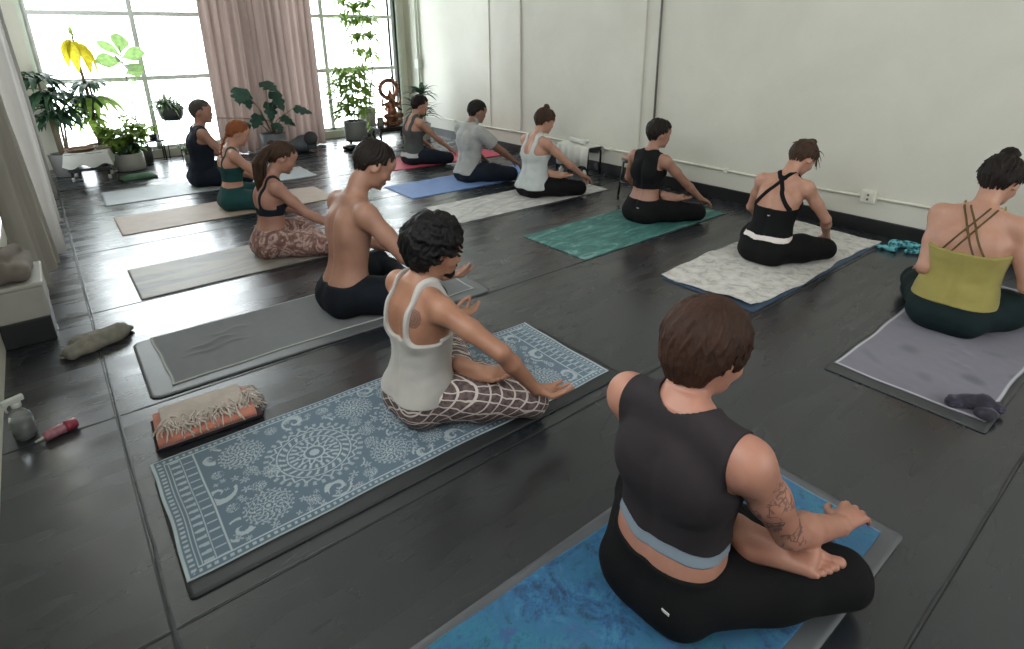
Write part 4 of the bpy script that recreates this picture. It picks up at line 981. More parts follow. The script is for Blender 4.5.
# trolley draped in a white cloth
rt = thing('plant_trolley', 'low dark trolley on white castors holding a round wooden tray, by the left window', 'trolley', (.33, 8.12, 0), -.15)
m = MB(); m.box((-.20, -.17, .115), (.20, .17, .145), bev=.008); m.build('lower_shelf', simple('dark_trolley_metal', '33393c', .4), rt)
for x in (-.17, .17):
    for y in (-.14, .14):
        m = MB(); m.box((x - .013, y - .013, .05), (x + .013, y + .013, .30), bev=.003); lg = m.build('leg', M['blackmetal'], rt)
        m = MB(); m.lathe([(0, -.014), (.024, -.014), (.028, -.008), (.028, .008), (.024, .014), (0, .014)], n=18, M=Matrix.Rotation(math.pi / 2, 4, 'Y'), c=(x, y, .030)); m.build('castor', M['whitep'], lg)
m = MB(); m.box((-.205, -.175, .29), (.205, .175, .315), bev=.006); m.build('tray_shelf', simple('grey_trolley_top', '6c6e6c', .5), rt)
cl = height_sheet('draped_cloth', -.235, .235, -.205, .205, 60, 50, lambda X, Y: -np.clip(np.maximum(np.abs(X) - .205, (np.abs(Y) - .175)) / .03, 0, 1) ** .8 * (.13 + .02 * np.sin(X * 30) + .02 * np.sin(Y * 26)) + .002 * sines(X, Y, 3, 40, 6), simple('white_cotton_cloth', 'bdbfba', .9, var=.05), None, .004)
cl.location = (.33, 8.12, .318); cl.rotation_euler = (0, 0, -.15); tag(cl, 'white cloth draped over the plant trolley', 'cloth')
rt = thing('wooden_tray', 'round shallow wooden tray on the white trolley cloth', 'tray', (.27, 8.10, .3245))
m = MB(); m.lathe([(0, 0), (.12, 0), (.15, .03), (.155, .032), (.148, .036), (.118, .010), (0, .008)], n=32); m.build('tray_bowl', simple('brown_wood_tray', '7c6152', .5, var=.15), rt)
rt = thing('paper_bundle', 'folded brown paper bundle on the trolley cloth', 'paper', (.49, 8.10, .3245), .4)
m = MB(); m.box((-.06, -.04, 0), (.06, .04, .02), bev=.006); m.build('paper_wrap', simple('kraft_paper', '6a5f55', .8, var=.2), rt); m = MB(); m.box((-.062, -.006, .0), (.062, .006, .0215), bev=.001); m.build('ribbon', M['dark_line'], rt)

# dark strappy plant in the corner
rg = random.Random(31)
rt = rootpot('corner_dracaena', 'dark green strap-leaved plant in a grey pot in the left corner behind the trolley', .12, 8.50, potprof(.12, .15, .26), simple('grey_clay_pot', '6a6c69', .6))
for dx, hh, nn in ((-.05, 1.06, 18), (.06, .90, 16), (.0, .64, 16), (.09, .70, 14), (-.02, .84, 14)):
    cane(rt, [(dx * .5, 0, .22), (dx, .01, hh)], [.014, .010])
    m = MB(); rosette(m, (dx, 0, hh), nn + 8, .44, .075, rg, .6, 1.8); m.build('foliage', LG['dark'], rt)
rt = rootpot('yellowing_cane_plant', 'tall cane plant with drooping yellow leaves at the top, in a tan pot', .50, 8.70, potprof(.11, .14, .30), simple('tan_clay_pot', '8a7a66', .6))
cane(rt, [(0, 0, .25), (.01, .0, .8), (-.01, .01, 1.35), (.0, 0, 1.60)], [.022, .02, .014, .008]); cane(rt, [(.03, 0, .25), (.05, 0, .7), (.04, 0, 1.02)], [.018, .016, .01])
m = MB()
for a, e, L in ((3.6, .9, .30), (.2, .9, .26), (4.4, 1.2, .2), (1.6, 1.4, .22), (5.4, .7, .26), (2.6, 1.2, .25)): m.leaf((0, 0, 1.54), (math.cos(a), math.sin(a), e), L, .035, 1.2)
m.build('top_foliage', LG['light'], rt)
m = MB()
for a, L, z_ in ((3.9, .40, 1.50), (4.5, .44, 1.48), (5.2, .44, 1.46), (5.9, .42, 1.40), (.2, .40, 1.44), (3.2, .30, 1.48)): m.leaf((0, 0, z_), (math.cos(a), math.sin(a), -.1), L, .13, 5.5, n=8)
m.build('yellow_leaf', LG['yellow'], rt)
m = MB(); rosette(m, (.04, 0, 1.0), 16, .38, .065, rg, .4, 1.9); rosette(m, (0, 0, .85), 12, .36, .06, rg, .3, 2.2); m.build('middle_foliage', LG['dark'], rt)
m = MB(); rosette(m, (.03, 0, .80), 26, .46, .08, rg, .6, 2.4); rosette(m, (-.02, 0, .6), 16, .40, .07, rg, .5, 2.2); m.build('lower_foliage', LG['light'], rt)
# fiddle-leaf
rt = rootpot('fiddle_leaf_fig', 'slender fiddle-leaf fig with a few big pale leaves in front of the left window', .93, 8.72, potprof(.09, .115, .20), simple('dark_plastic_pot', '3a3c3b', .5))
cane(rt, [(0, 0, .16), (.01, 0, .8), (0, 0, 1.42)], [.010, .008, .005])
m = MB(); fid = lambda t: (.55 + .45 * math.sin(math.pi * t * 1.15 - .9)) * math.sin(math.pi * min(.99, max(.03, t))) ** .45
for a, e, L, W, z in ((1.3, 1.6, .26, .19, 1.34), (3.5, .25, .27, .17, 1.24), (6.0, .45, .24, .17, 1.28), (2.9, 1.1, .26, .12, 1.30), (5.4, -.05, .24, .16, 1.20), (4.4, .35, .20, .15, 1.22), (.4, .3, .2, .14, 1.1), (5.2, .2, .16, .1, 1.02)):
    m.leaf((0, 0, z), (math.cos(a), math.sin(a), e), L * 1.1, W * 1.15, .5, up=(.35, -1.0, .45), n=8, prof=fid, fold=.12)
m.build('foliage', LG['fiddle'], rt)
# bushy plant in white ribbed pot
def bushy(rt, n, R, z0, z1, L, W, mat, rg, stems=10, name='foliage', droop=1.4):
    m = MB(); s = MB()
    for k in range(stems):
        a = rg.uniform(0, 6.28); e = rg.uniform(.2, 1) ; tip = Vector((R * math.cos(a) * e, R * math.sin(a) * e, z0 + (z1 - z0) * rg.uniform(.5, 1) * (1.15 - .5 * e)))
        b = Vector((.03 * math.cos(a), .03 * math.sin(a), z0 - .04)); mid = (b + tip) / 2 + Vector((0, 0, .05)); s.tube([b, mid, tip], [.005, .004, .002], 5)
        for i in range(n // stems):
            t = rg.uniform(.25, 1.05); p = b.lerp(mid, min(1, t * 2)) if t < .5 else mid.lerp(tip, (t - .5) * 2); aa = rg.uniform(0, 6.28)
            m.leaf(p, (math.cos(aa), math.sin(aa), rg.uniform(-.1, .9)), L * rg.uniform(.6, 1.2), W * rg.uniform(.7, 1.2), droop * rg.uniform(.6, 1.3), n=4, prof=oval)
    s.build('stem', STEM, rt); return m.build(name, mat, rt)
rt = rootpot('bushy_pothos', 'bushy light green plant in a round off-white pot beside the trolley', .74, 8.38, [(0, 0), (.14, 0), (.155, .01), (.16, .08), (.155, .20), (.15, .205), (.138, .205), (.135, .17)], simple('off_white_ribbed_pot', '9f9f98', .6, var=.06, bump=.4, bscale=60))
bushy(rt, 230, .28, .20, .68, .16, .09, LG['light'], rg, 16); bushy(rt, 90, .26, .18, .38, .14, .09, LG['dark'], rg, 10, 'lower_foliage', 2)
# cushion pad, folded, green
rt = tag(height_sheet('green_cushion', -.17, .17, -.12, .12, 50, 40, lambda X, Y: .030 * (1 - (np.abs(X) / .17) ** 4) * (1 - (np.abs(Y) / .12) ** 4) + .003 * sines(X, Y, 6, 40, 6), simple('green_woven_cushion', '3f5f48', .9, var=.35, scale=60), None, .02), 'small green patterned cushion on the floor in front of the off-white pot', 'cushion'); rt.location = (.73, 7.78, 0); rt.rotation_euler = (0, 0, .1)
# plant stand with hanging-height pot
rt = thing('wire_plant_stand', 'tall thin black wire stand lifting the round dark pot before the left window', 'plant stand', (1.33, 8.68, 0))
for a in (.6, 2.7, 4.8):
    m = MB(); m.tube([(.12 * math.cos(a), .12 * math.sin(a), .004), (.10 * math.cos(a), .10 * math.sin(a), .50)], .005, 6); m.build('leg', M['blackmetal'], rt)
m = MB(); m.tube([(.10 * math.cos(t * .3927), .10 * math.sin(t * .3927), .50) for t in range(17)], .006, 6, cap=False); m.build('top_ring', M['blackmetal'], rt)
rt = rootpot('trailing_spider_plant', 'pale green trailing plant in a round dark pot up on the wire stand', 1.33, 8.68, [(0, 0), (.08, 0), (.12, .02), (.145, .08), (.15, .17), (.145, .175), (.135, .175), (.13, .15)], simple('dark_grey_bowl_pot', '3c4043', .5), z=.508)
m = MB(); 
for k in range(3): rosette(m, (rg.uniform(-.05, .05), rg.uniform(-.05, .05), .17), 34, .30, .035, rg, 1.1, 1.8)
m.build('foliage', leafmat('silvery_green_leaf', '7c8f6c', .5), rt); m = MB(); m.tube([(0, 0, .12), (0, 0, .18)], .012, 6); m.build('stem', STEM, rt)
rt = rootpot('small_potted_herb', 'small leafy plant in a grey pot on the floor under the wire stand', 1.40, 8.42, potprof(.055, .07, .10), simple('pale_grey_small_pot', '8f928e', .6)); bushy(rt, 60, .10, .10, .26, .07, .035, LG['mid'], rg, 8)
rt = thing('low_plant_table', 'small black bent-leg table behind the bushy plant', 'table', (1.09, 8.82, 0))
for x in (-.09, .09):
    for y in (-.08, .08): m = MB(); m.box((x - .008, y - .008, 0), (x + .008, y + .008, .25), bev=.002); m.build('leg', M['blackmetal'], rt)
m = MB(); m.box((-.11, -.10, .25), (.11, .10, .268), bev=.004); m.build('table_top', M['blackmetal'], rt)
rt = rootpot('yellow_green_seedling', 'little yellow-green plant on the small black bent-leg table', 1.09, 8.82, potprof(.04, .05, .07), M['blackmetal'], z=.2685); bushy(rt, 40, .10, .07, .18, .08, .05, LG['light'], rg, 6)

# monstera at the curtain
rt = rootpot('monstera_plant', 'dark monstera in a grey pot before the taupe curtain', 2.36, 8.02, potprof(.13, .16, .28), simple('blue_grey_pot', '5f6669', .6, var=.1)); rt.scale = (1.0, 1.0, 1.14)
def heart(m, base, d, nrm, L, W, cut=True):
    d = Vector(d).normalized(); nrm = Vector(nrm); nrm = (nrm - d * nrm.dot(d)).normalized(); s = d.cross(nrm); base = Vector(base); n = 11; vs = [base]; out = []
    for side in (1, -1):
        for i in range(n):
            t = i / (n - 1); w = W * .5 * math.sin(math.pi * min(.985, .12 + .88 * t) ** .85) ** .8
            if cut and i % 3 == 1 and 1 < i < n - 1: w *= .62
            a = base + d * L * (t * 1.05 - .10 + .0) + s * side * w - nrm * w * .25; out.append((side, i, len(vs))); vs.append(a)
    mids = []
    for i in range(n): mids.append(len(vs)); vs.append(base + d * L * (i / (n - 1)) - nrm * (L * .10 * (i / (n - 1)) ** 2))
    fs = []
    for side, off in ((1, 1), (-1, 1 + n)):
        for i in range(n - 1): f = (mids[i], off + i, off + i + 1, mids[i + 1]); fs.append(f if side > 0 else f[::-1])
    m.add(vs, fs, True)
tips = [((-.32, -.05, .80), (-.3, -.6, -.5), .26, .24), ((-.24, .05, .72), (-.1, -.7, -.9), .20, .15), ((-.02, -.05, .86), (.2, -.6, -.3), .24, .22), ((.08, -.05, .74), (.2, -.6, -.9), .26, .20), ((.02, 0, .62), (-.2, -.6, -.9), .24, .18), ((.32, -.08, .56), (.7, -.4, -.3), .22, .19), ((-.15, -.02, .50), (-.5, -.5, -.6), .22, .18), ((.16, 0, .46), (.5, -.5, -.5), .2, .16), ((-.30, 0, .42), (-.8, -.4, -.2), .2, .17), ((.02, -.1, .40), (.1, -.9, -.4), .2, .16)]
for (tp, d, L, W) in tips:
    m = MB(); m.tube([(0, 0, .25), (tp[0] * .45, tp[1] * .4, (tp[2] + .25) / 2 + .06), tp], [.008, .006, .0045], 6); st_ = m.build('stem', STEM, rt)
    m = MB(); heart(m, tp, d, (0, -.5, .9), L, W); m.build('leaf', LG['monstera'], st_)
m = MB(); m.tube([(-.7, .05, .50), (-.35, .02, .47), (0, 0, .42)], .006, 6); m.build('support_stick', TRUNK, rt)
rt = thing('round_gong', 'dark round disc leaning on a small stand at the curtain edge', 'gong', (2.80, 7.86, 0), -.5)
m = MB(); m.lathe([(0, -.006), (.08, -.006), (.09, 0), (.08, .006), (0, .008)], n=28, M=Matrix.Rotation(math.pi / 2 - .15, 4, 'X'), c=(0, 0, .22)); m.build('disc', simple('dark_metal_disc', '2d3032', .5, metal=.3), rt)
for x in (-.05, .05): m = MB(); m.tube([(x, 0, .004), (x, .01, .16)], .007, 6); m.build('leg', M['blackmetal'], rt)
o = tag(grow('grey_beanbag', [ell((0, 0, .10), (.20, .16, .10), None, .03), ell((.05, 0, .16), (.12, .11, .07), None, .05)], .009, simple('blue_grey_fabric', '596066', .9, var=.12), None, 1, crumple(.007, 30, 9)), 'slumped blue-grey bag of fabric on the floor by the taupe curtain', 'bag'); o.location = (2.78, 8.16, 0)
o['label'] = 'slumped blue-grey fabric bag on the floor behind the dark round disc'

# big grey pot on castors with light green tree, white pot behind
rt = thing('castor_plant_stand', 'low black castor stand under the big grey drum pot', 'plant stand', (3.57, 8.12, 0))
m = MB(); m.lathe([(0, .07), (.15, .07), (.155, .075), (.155, .09), (0, .092)], n=28); m.build('platform', M['blackmetal'], rt)
for a in (.4, 2.0, 3.5, 5.1):
    m = MB(); m.lathe([(0, -.012), (.024, -.012), (.027, 0), (.024, .012), (0, .012)], n=16, M=Matrix.Rotation(math.pi / 2, 4, 'Y'), c=(.12 * math.cos(a), .12 * math.sin(a), .028)); m.box((.12 * math.cos(a) - .008, .12 * math.sin(a) - .008, .03), (.12 * math.cos(a) + .008, .12 * math.sin(a) + .008, .072)); m.build('castor', M['blackmetal'], rt)
rt = rootpot('weeping_fig', 'leafy light green tree in the big grey drum pot by the right window', 3.57, 8.12, [(0, 0), (.155, 0), (.16, .01), (.165, .26), (.16, .265), (.15, .265), (.148, .23)], simple('grey_drum_pot', '6f716e', .55, var=.05), z=.0935)
cane(rt, [(0, 0, .22), (.02, .02, .55), (0, .03, .95)], [.014, .010, .006]); cane(rt, [(-.03, 0, .22), (-.08, .02, .5), (-.06, .03, .88)], [.010, .008, .004]); m = MB(); m.tube([(-.09, -.04, .22), (-.09, -.04, .42)], .008, 6); m.build('plant_stake', M['blackmetal'], rt)
m = MB()
for i in range(460):
    z = rg.uniform(.36, 1.0); a = rg.uniform(0, 6.28); r = rg.uniform(.02, .27) * (1.15 - abs(z - .62)); m.leaf((r * math.cos(a), r * math.sin(a) + .02, z), (math.cos(a), math.sin(a), rg.uniform(-.3, .9)), rg.uniform(.12, .22), .065, 1.3, n=4, prof=oval)
m.build('foliage', LG['light'], rt)
rt = rootpot('tall_dracaena', 'tall light green dracaena reaching past the top of the right window', 4.02, 8.66, potprof(.11, .14, .46), simple('white_tall_pot', 'a5a69f', .5))
cane(rt, [(0, 0, .42), (.02, 0, 1.0), (-.05, 0, 1.5), (-.06, 0, 1.75)], [.016, .014, .010, .008]); cane(rt, [(0, 0, .42), (-.12, 0, 1.2), (-.22, 0, 1.98)], [.012, .010, .006]); cane(rt, [(.03, 0, .42), (.16, 0, 1.0), (.14, 0, 1.5), (.16, 0, 2.05)], [.014, .012, .010, .006])
m = MB()
for (cx, cz, n_, L) in ((-.06, 1.86, 22, .36), (-.06, 1.66, 20, .38), (-.05, 1.46, 20, .40), (.16, 2.15, 22, .34), (.15, 1.92, 20, .34), (.15, 1.7, 20, .36), (.16, 1.45, 18, .34), (.14, 1.22, 16, .32), (-.03, 1.25, 16, .34), (.0, 1.02, 12, .3), (-.22, 1.95, 16, .3), (-.2, 1.72, 16, .32)): rosette(m, (cx, 0, cz), int(n_ * 1.2), L * 1.1, .055, rg, .9, 1.7)
m.build('foliage', LG['light'], rt)
rt = thing('robot_vacuum', 'small round black and white robot vacuum on the floor by the grey drum pot', 'vacuum', (3.34, 7.86, 0))
m = MB(); m.lathe([(0, .008), (.09, .008), (.10, .02), (.10, .05), (.095, .058), (0, .06)], n=28); b_ = m.build('vacuum_body', simple('black_gloss_plastic', '1b1d1f', .25), rt)
m = MB(); m.lathe([(0, .059), (.055, .059), (.058, .064), (.05, .068), (0, .068)], n=24); m.build('top_cover', M['whitep'], b_); m = MB(); m.tube([(-.05, 0, .012), (.05, 0, .012)], .0115, 10); m.build('wheel_axle', M['blackmetal'], rt)

# altar table, statue, picture
WD = simple('black_lacquer_wood', '191614', .35, var=.1)
rt = thing('altar_table', 'small low black table with curled legs below the bronze statue', 'table', (4.22, 8.28, 0))
m = MB(); m.box((-.27, -.15, .17), (.27, .15, .20), bev=.006); m.build('table_top', WD, rt); m = MB(); m.box((-.24, -.12, .13), (.24, .12, .17), bev=.004); m.build('apron', WD, rt)
for x in (-1, 1):
    for y in (-1, 1): m = MB(); m.tube([(x * .23, y * .11, .15), (x * .25, y * .125, .09), (x * .225, y * .11, .03), (x * .245, y * .12, .008)], [.022, .020, .014, .018], 10); m.build('leg', WD, rt)
n = NT('aged_copper'); n.set(Base_Color=n.ramp(n.noise(30, 4), [(.35, lin('5a3a2c')), (.65, lin('a07058'))]), Metallic=.75, Roughness=.38); n.bump(n.noise(80, 3), .5, .004); BR = n.m
rt = thing('bronze_statue', 'copper-toned seated deity statue with a round flaming halo on the low black table', 'statue', (4.25, 8.28, .2005), scale=1.28)
P = [ell((0, 0, .02), (.12, .09, .022), None, .01), ell((0, 0, .055), (.10, .075, .025), None, .008), ell((0, 0, .09), (.085, .065, .022), None, .01)]
for i in range(12): a = i * .5236; P.append(ell((.10 * math.cos(a), .075 * math.sin(a), .045), (.028, .024, .02), None, .005))
for s in (1, -1): P += chain([V3(.03 * s, -.02, .13), V3(.10 * s, -.05, .125), V3(.02 * s, -.075, .12)], [.035, .028, .018], .012)
P += [ell((0, -.01, .18), (.06, .05, .065), None, .02), ell((0, 0, .25), (.062, .04, .045), None, .02), ell((0, -.01, .325), (.036, .036, .042), None, .012)]
P += chain([V3(0, -.035, .325), V3(.01, -.065, .29), V3(.02, -.07, .25), V3(.035, -.065, .235)], [.020, .015, .012, .010], .006)
P += [ell((.045, .005, .33), (.028, .008, .03), None, .006), ell((-.045, .005, .33), (.028, .008, .03), None, .006)] + chain([V3(0, 0, .36), V3(0, 0, .39), V3(0, 0, .43)], [.032, .022, .006], .01)
for s in (1, -1):
    P += chain([V3(.05 * s, 0, .27), V3(.11 * s, -.01, .25), V3(.12 * s, -.03, .32)], [.018, .014, .012], .008) + chain([V3(.05 * s, 0, .26), V3(.09 * s, -.03, .20), V3(.10 * s, -.07, .19)], [.018, .014, .012], .008)
b_ = grow('figure', P, .005, BR, rt, 1)
m = MB(); m.tube([(.11 * math.sin(t * .2618), .03,   .43 + .10 * math.cos(t * .2618)) for t in range(25)], .024, 10, cap=False); hl = m.build('halo', BR, rt)
m = MB()
for t in range(20): a = t * .314; m.leaf((.125 * math.sin(a), .03, .43 + .115 * math.cos(a)), (math.sin(a), 0, math.cos(a)), .032, .018, 0, up=(0, 1, 0), n=3)
m.build('flame_rim', BR, hl); m = MB(); m.tube([(0, .03, .04), (0, .035, .33)], .014, 8); m.build('halo_post', BR, rt)
rt = thing('picture_frame', 'small framed picture standing at the left end of the low black table', 'picture frame', (4.03, 8.24, .2005), .1)
m = MB(); m.box((-.055, -.008, 0), (.055, .008, .15), bev=.003); f_ = m.build('frame', simple('dark_bronze_frame', '453b33', .4), rt); m = MB(); m.box((-.04, -.0095, .018), (.04, -.0075, .132)); m.build('picture', simple('faded_print', '8a867c', .5, var=.3, scale=30), f_)
m = MB(); m.tube([(0, .008, .10), (0, .05, .004)], .004, 6); m.build('easel_leg', WD, rt)
rt = rootpot('corner_yucca', 'dark arching-leaved plant in a white pot in the far right corner', 4.56, 7.92, potprof(.12, .15, .26), simple('white_glazed_pot', 'a9aaa3', .4))
for dx, dy, hh in ((-.05, 0, .45), (.04, .03, .66), (.0, -.05, .36)):
    cane(rt, [(dx * .4, dy * .4, .22), (dx, dy, hh)], [.014, .011]); m = MB(); rosette(m, (dx, dy, hh), 26, .33, .06, rg, 1.1, 1.3); m.build('foliage', LG['dark'], rt)
rt = rootpot('snake_plant', 'yellow-green leafy plant in a dark pot between the drum pot and the altar table', 3.80, 8.30, potprof(.06, .08, .12), simple('dark_clay_pot', '3b3a36', .6)); m = MB(); rosette(m, (0, 0, .10), 14, .26, .04, rg, 2.2, .6); m.build('foliage', LG['light'], rt)
# garment outlines ------------------------------------------------
def strapline(Y, Z, a, b, w): return seg2(Y, Z, a, b) - w / 2
def reg_bodice(top_b, top_f, ys, w, sweep=.0, scoop=.03, arm=.16, topz=.62):
    """bodice below top_b/top_f with two straps at |y|=ys"""
    def f(x, y, z):
        top = np.where(x < 0, top_b, top_f); ay = np.abs(y); body = z - top
        st = np.maximum(np.abs(ay - (ys + sweep * (z - top))) - w / 2, z - topz)
        return np.maximum(smin(body, st, scoop), ay - arm)
    return f
def reg_high(topz=.585, neck=.075, arm=.150, armlow=.42):
    def f(x, y, z):
        ay = np.abs(y); nk = neck - np.sqrt(y ** 2 + (x - .005) ** 2 + ((z - topz - .03) * .9) ** 2)
        return smax(nk, ay - np.interp(z, [armlow - .10, armlow + .05], [.22, arm]), .01)
    return f
def reg_racer(top_b, top_f, wback=.10, arm=.16, topz=.60, ys=.075):
    """wide back panel narrowing upward"""
    def f(x, y, z):
        ay = np.abs(y); wb = np.interp(z, [top_b - .06, top_b, top_b + .09, .6], [.19, .135, wback, wback - .015])
        back = np.maximum(ay - wb, z - topz); nk = .052 - np.sqrt(y ** 2 + (z - .60) ** 2); back = smax(back, nk, .01)
        st = np.maximum(np.abs(ay - ys) - .022, z - .62); front = smin(z - top_f, st, .03)
        return np.where(x < 0, back, front)
    return f
def reg_cross(top_b, top_f, segs, w, ys=.08, arm=.16):
    def f(x, y, z):
        d = z - (top_b + .12 * np.maximum(0, np.abs(y) - .09))
        for a, b in segs: d = np.minimum(d, strapline(y, z, a, b, w)); d = np.minimum(d, strapline(-y, z, a, b, w))
        front = smin(z - top_f, np.maximum(np.abs(np.abs(y) - ys) - w / 2, z - .62), .02)
        return np.maximum(np.where(x < .01, d, front), z - .625)
    return f
def reg_all(x, y, z): return z - 9.0 + 0 * x + 0 * y

M['white_mark'] = simple('pale_print', 'c9c4c0', .5)
MH = dict(dark=hair_mat('dark_brown_hair', '15110f', '2f2622'), brown=hair_mat('warm_brown_hair', '231611', '54382a'), black=hair_mat('black_hair', '0a090a', '191615'),
          red=hair_mat('copper_red_hair', '6a3a22', 'a8683e'), light=hair_mat('light_brown_hair', '271c16', '604736'), grey=hair_mat('grey_brown_hair', '33302c', '6a645c'))
SK = dict(a=skin_mat('fair_skin', 'a67e6d'), b=skin_mat('tan_skin', '987361'), c=skin_mat('rosy_skin', 'b18874'), d=skin_mat('olive_skin', '876655'))
SK['p6'] = skin_mat('fair_skin_with_floral_arm_ink', 'ab7d6b', [((.04, -.225, .43), .085, 'floral'), ((.07, -.25, .34), .07, 'floral')])
SK['p5'] = skin_mat('tan_skin_with_shoulder_ink', 'a0765f', [((-.075, -.105, .50), .040, 'disc')])
G = dict(black=cloth_mat('black_jersey', '08080a'), inky=cloth_mat('blue_black_jersey', '0c1119'), navy=cloth_mat('navy_jersey', '161d29'), tee=cloth_mat('charcoal_brown_jersey', '2c2729'), white=cloth_mat('white_cotton', 'aeaaa5', var=.06),
         grey=cloth_mat('heather_grey_cotton', '9a9b98'), pale=cloth_mat('pale_grey_cotton', 'b4bab8', var=.08), teal=cloth_mat('deep_green_jersey', '1d4444'), green=cloth_mat('dark_green_jersey', '1a3b36'),
         dgrey=cloth_mat('slate_tank_jersey', '4c5150'), mustard=cloth_mat('mustard_rib_jersey', '8f8546', var=.08), darkteal=cloth_mat('dark_teal_black_jersey', '0f1f20'), strap=cloth_mat('brown_strap', '5a4a2e'), band=cloth_mat('white_waist_trim', 'd8cfcc'))
def print_band():
    n = NT('pale_blue_floral_band'); a = n.noise(28, 2, .5, 1.2)
    c = n.ramp(a, [(.40, lin('7b8792')), (.50, lin('969b9f')), (.56, lin('a98590')), (.62, lin('75866a'))])
    sep = n.n('ShaderNodeSeparateXYZ', Vector=n.obj()).outputs['Z']
    n.set(Base_Color=n.mix(n.math('GREATER_THAN', sep, .213), c, lin('7b8792')), Roughness=.7); return n.m
G['band6'] = print_band()
def lattice():
    n = NT('dark_leggings_with_white_lattice'); co = n.obj(); sep = n.n('ShaderNodeSeparateXYZ', Vector=co); x, y, z = sep.outputs
    wob = n.math('MULTIPLY', n.noise(9, 2), .05)
    u = n.math('ADD', n.math('ADD', n.math('MULTIPLY', x, 1.0), n.math('MULTIPLY', y, .55)), wob); v = n.math('ADD', n.math('ADD', n.math('MULTIPLY', z, 1.15), n.math('MULTIPLY', x, -.30)), wob)
    def lines(c, fr, th): return n.math('GREATER_THAN', n.math('ABSOLUTE', n.math('SINE', n.math('MULTIPLY', c, fr))), th)
    g = n.math('MAXIMUM', lines(n.math('ADD', u, v), 62, .968), lines(n.math('SUBTRACT', u, v), 62, .968))
    bg = n.ramp(n.noise(60, 2), [(.4, lin('4a3d3f')), (.6, lin('6a5856'))])
    n.set(Base_Color=n.mix(n.math('MULTIPLY', g, .85), bg, lin('cfc4bd')), Roughness=.85); return n.m
G['lattice'] = lattice()
def marbled():
    n = NT('pink_brown_marbled_leggings'); a = n.noise(11, 5, .6, 2.2)
    n.set(Base_Color=n.ramp(a, [(.38, lin('6d4c46')), (.5, lin('8a6860')), (.58, lin('c3aaa2')), (.66, lin('7a5650'))]), Roughness=.85); return n.m
G['marbled'] = marbled()

# hair styles -----------------------------------------------------
def h_pixie(c, R, s, piv):
    N = nape(c, R, s, piv, 240, 5, .20, .0065, 1.45, .010)
    P = [hair_cap(c, R, s, .014, 2.5, 1.62, .72)]
    P += locks(c, R, s, 420, 1, (.03, 1.3), (.6, 1.2), (.0055, .0018), .15, 2.4, 1.62, .68, stick=.06)
    P += locks(c, R, s, 110, 2, (1.2, 2.1), (.5, .8), (.0065, .0018), .13, 2.66, 1.7, .9, stick=.06)
    return P + N
def h_buzz(c, R, s, piv): return nape(c, R, s, piv, 60, 3, .42, .007, 1.2, .003, .052) + [hair_cap(c, R, s, .008, 2.35, 1.6, .9)] + locks(c, R, s, 60, 3, (.05, 1.3), (.5, .9), (.007, .004), .07, 2.35, 1.6, .9)
def h_tied(c, R, s, piv): return nape(c, R, s, piv, 60, 6, .40, .0065, 1.2, .003, .046) + [hair_cap(c, R, s, .009, 2.4, 1.6, .85)] + locks(c, R, s, 70, 4, (.3, 1.6), (.4, .8), (.006, .003), .08, 2.35, 1.6, .9, sweep=.15)
def h_knot(c, R, s, piv): return h_tied(c, R, s, piv) + bun(c + R @ V3(-.085, 0, .075) * s, .030 * s, 5, 8)
def h_bunfn(off, r, seed, loose=30):
    def f(c, R, s, piv):
        P = h_tied(c, R, s, piv) + bun(c + R @ V3(*off) * s, r * s, seed, 14)
        return P + locks(c, R, s, loose, seed + 9, (.2, 1.2), (.5, 1.2), (.007, .002), .13, 2.2, 1.75, 1.0, stick=.12)
    return f
def h_curly(c, R, s, piv):
    rg = random.Random(8); P = [hair_cap(c, R, s, .022, 2.5, 1.7, .8)] + nape(c, R, s, piv, 90, 7, .15, .009, 1.5, .020, .052)
    P += locks(c, R, s, 150, 31, (.03, 1.3), (.7, 1.2), (.0085, .004), .20, 2.5, 1.62, .8, sweep=.9, stick=.10)
    for i in range(190):
        ph = rg.uniform(-math.pi, math.pi); t = math.acos(1 - rg.random() * 1.6); lim = th_limit(ph, 2.5, 1.8, .85)
        if t > lim: continue
        p = skull_pt(c, R, t, ph, 1.2 + .16 * rg.random(), s); n_ = unit(p - c)
        if abs(ph) < 1.15 and t > lim - .35: continue
        o = unit(np.cross(n_, V3(rg.gauss(0, 1), rg.gauss(0, 1), rg.gauss(0, 1)))); w = np.cross(n_, o)
        r = rg.uniform(.014, .024) * s; pts = [p + o * r * (j - 2.5) * .8 + w * r * .55 * math.sin(j * 1.3) + n_ * r * (.45 - .12 * (j - 2.5) ** 2) for j in range(6)]
        P += chain(pts, [.004 * s, .007 * s, .0085 * s, .0085 * s, .006 * s, .003 * s], .005)
    return P
def h_braid(c, R, s, piv):
    P = h_tied(c, R, s, piv); b = c + R @ V3(-.085, .0, .0) * s; e = V3(piv[0] - .105, -.05, .50)
    for i in range(13):
        y = .008 * (-1) ** i; q = b + (e - b) * i / 12 + V3(-.045 * math.sin(math.pi * i / 12 * .8), 0, 0); P.append(ell(q + V3(0, y, 0), V3(.017, .018, .018) * (1 - .03 * i), None, .004))
    return P + strand([e, e + V3(-.005, -.005, -.06)], 5, .008, 4, .006) + locks(c, R, s, 20, 6, (.2, 1.2), (.6, 1.2), (.006, .002), .1, 2.2, 1.8, 1.0, stick=.1)
def h_pony(c, R, s, piv):
    P = h_tied(c, R, s, piv); b = c + R @ V3(-.092, 0, .055) * s
    P += bun(b + V3(-.012, 0, .012), .027, 3, 8)
    x0 = piv[0]; P += strand([b, b + V3(-.04, 0, -.02), V3(x0 - .105, -.02, b[2] - .11), V3(x0 - .115, -.02, .60), V3(x0 - .125, -.015, .53), V3(x0 - .125, -.01, .47)], 34, .013, 7, .040)
    return P
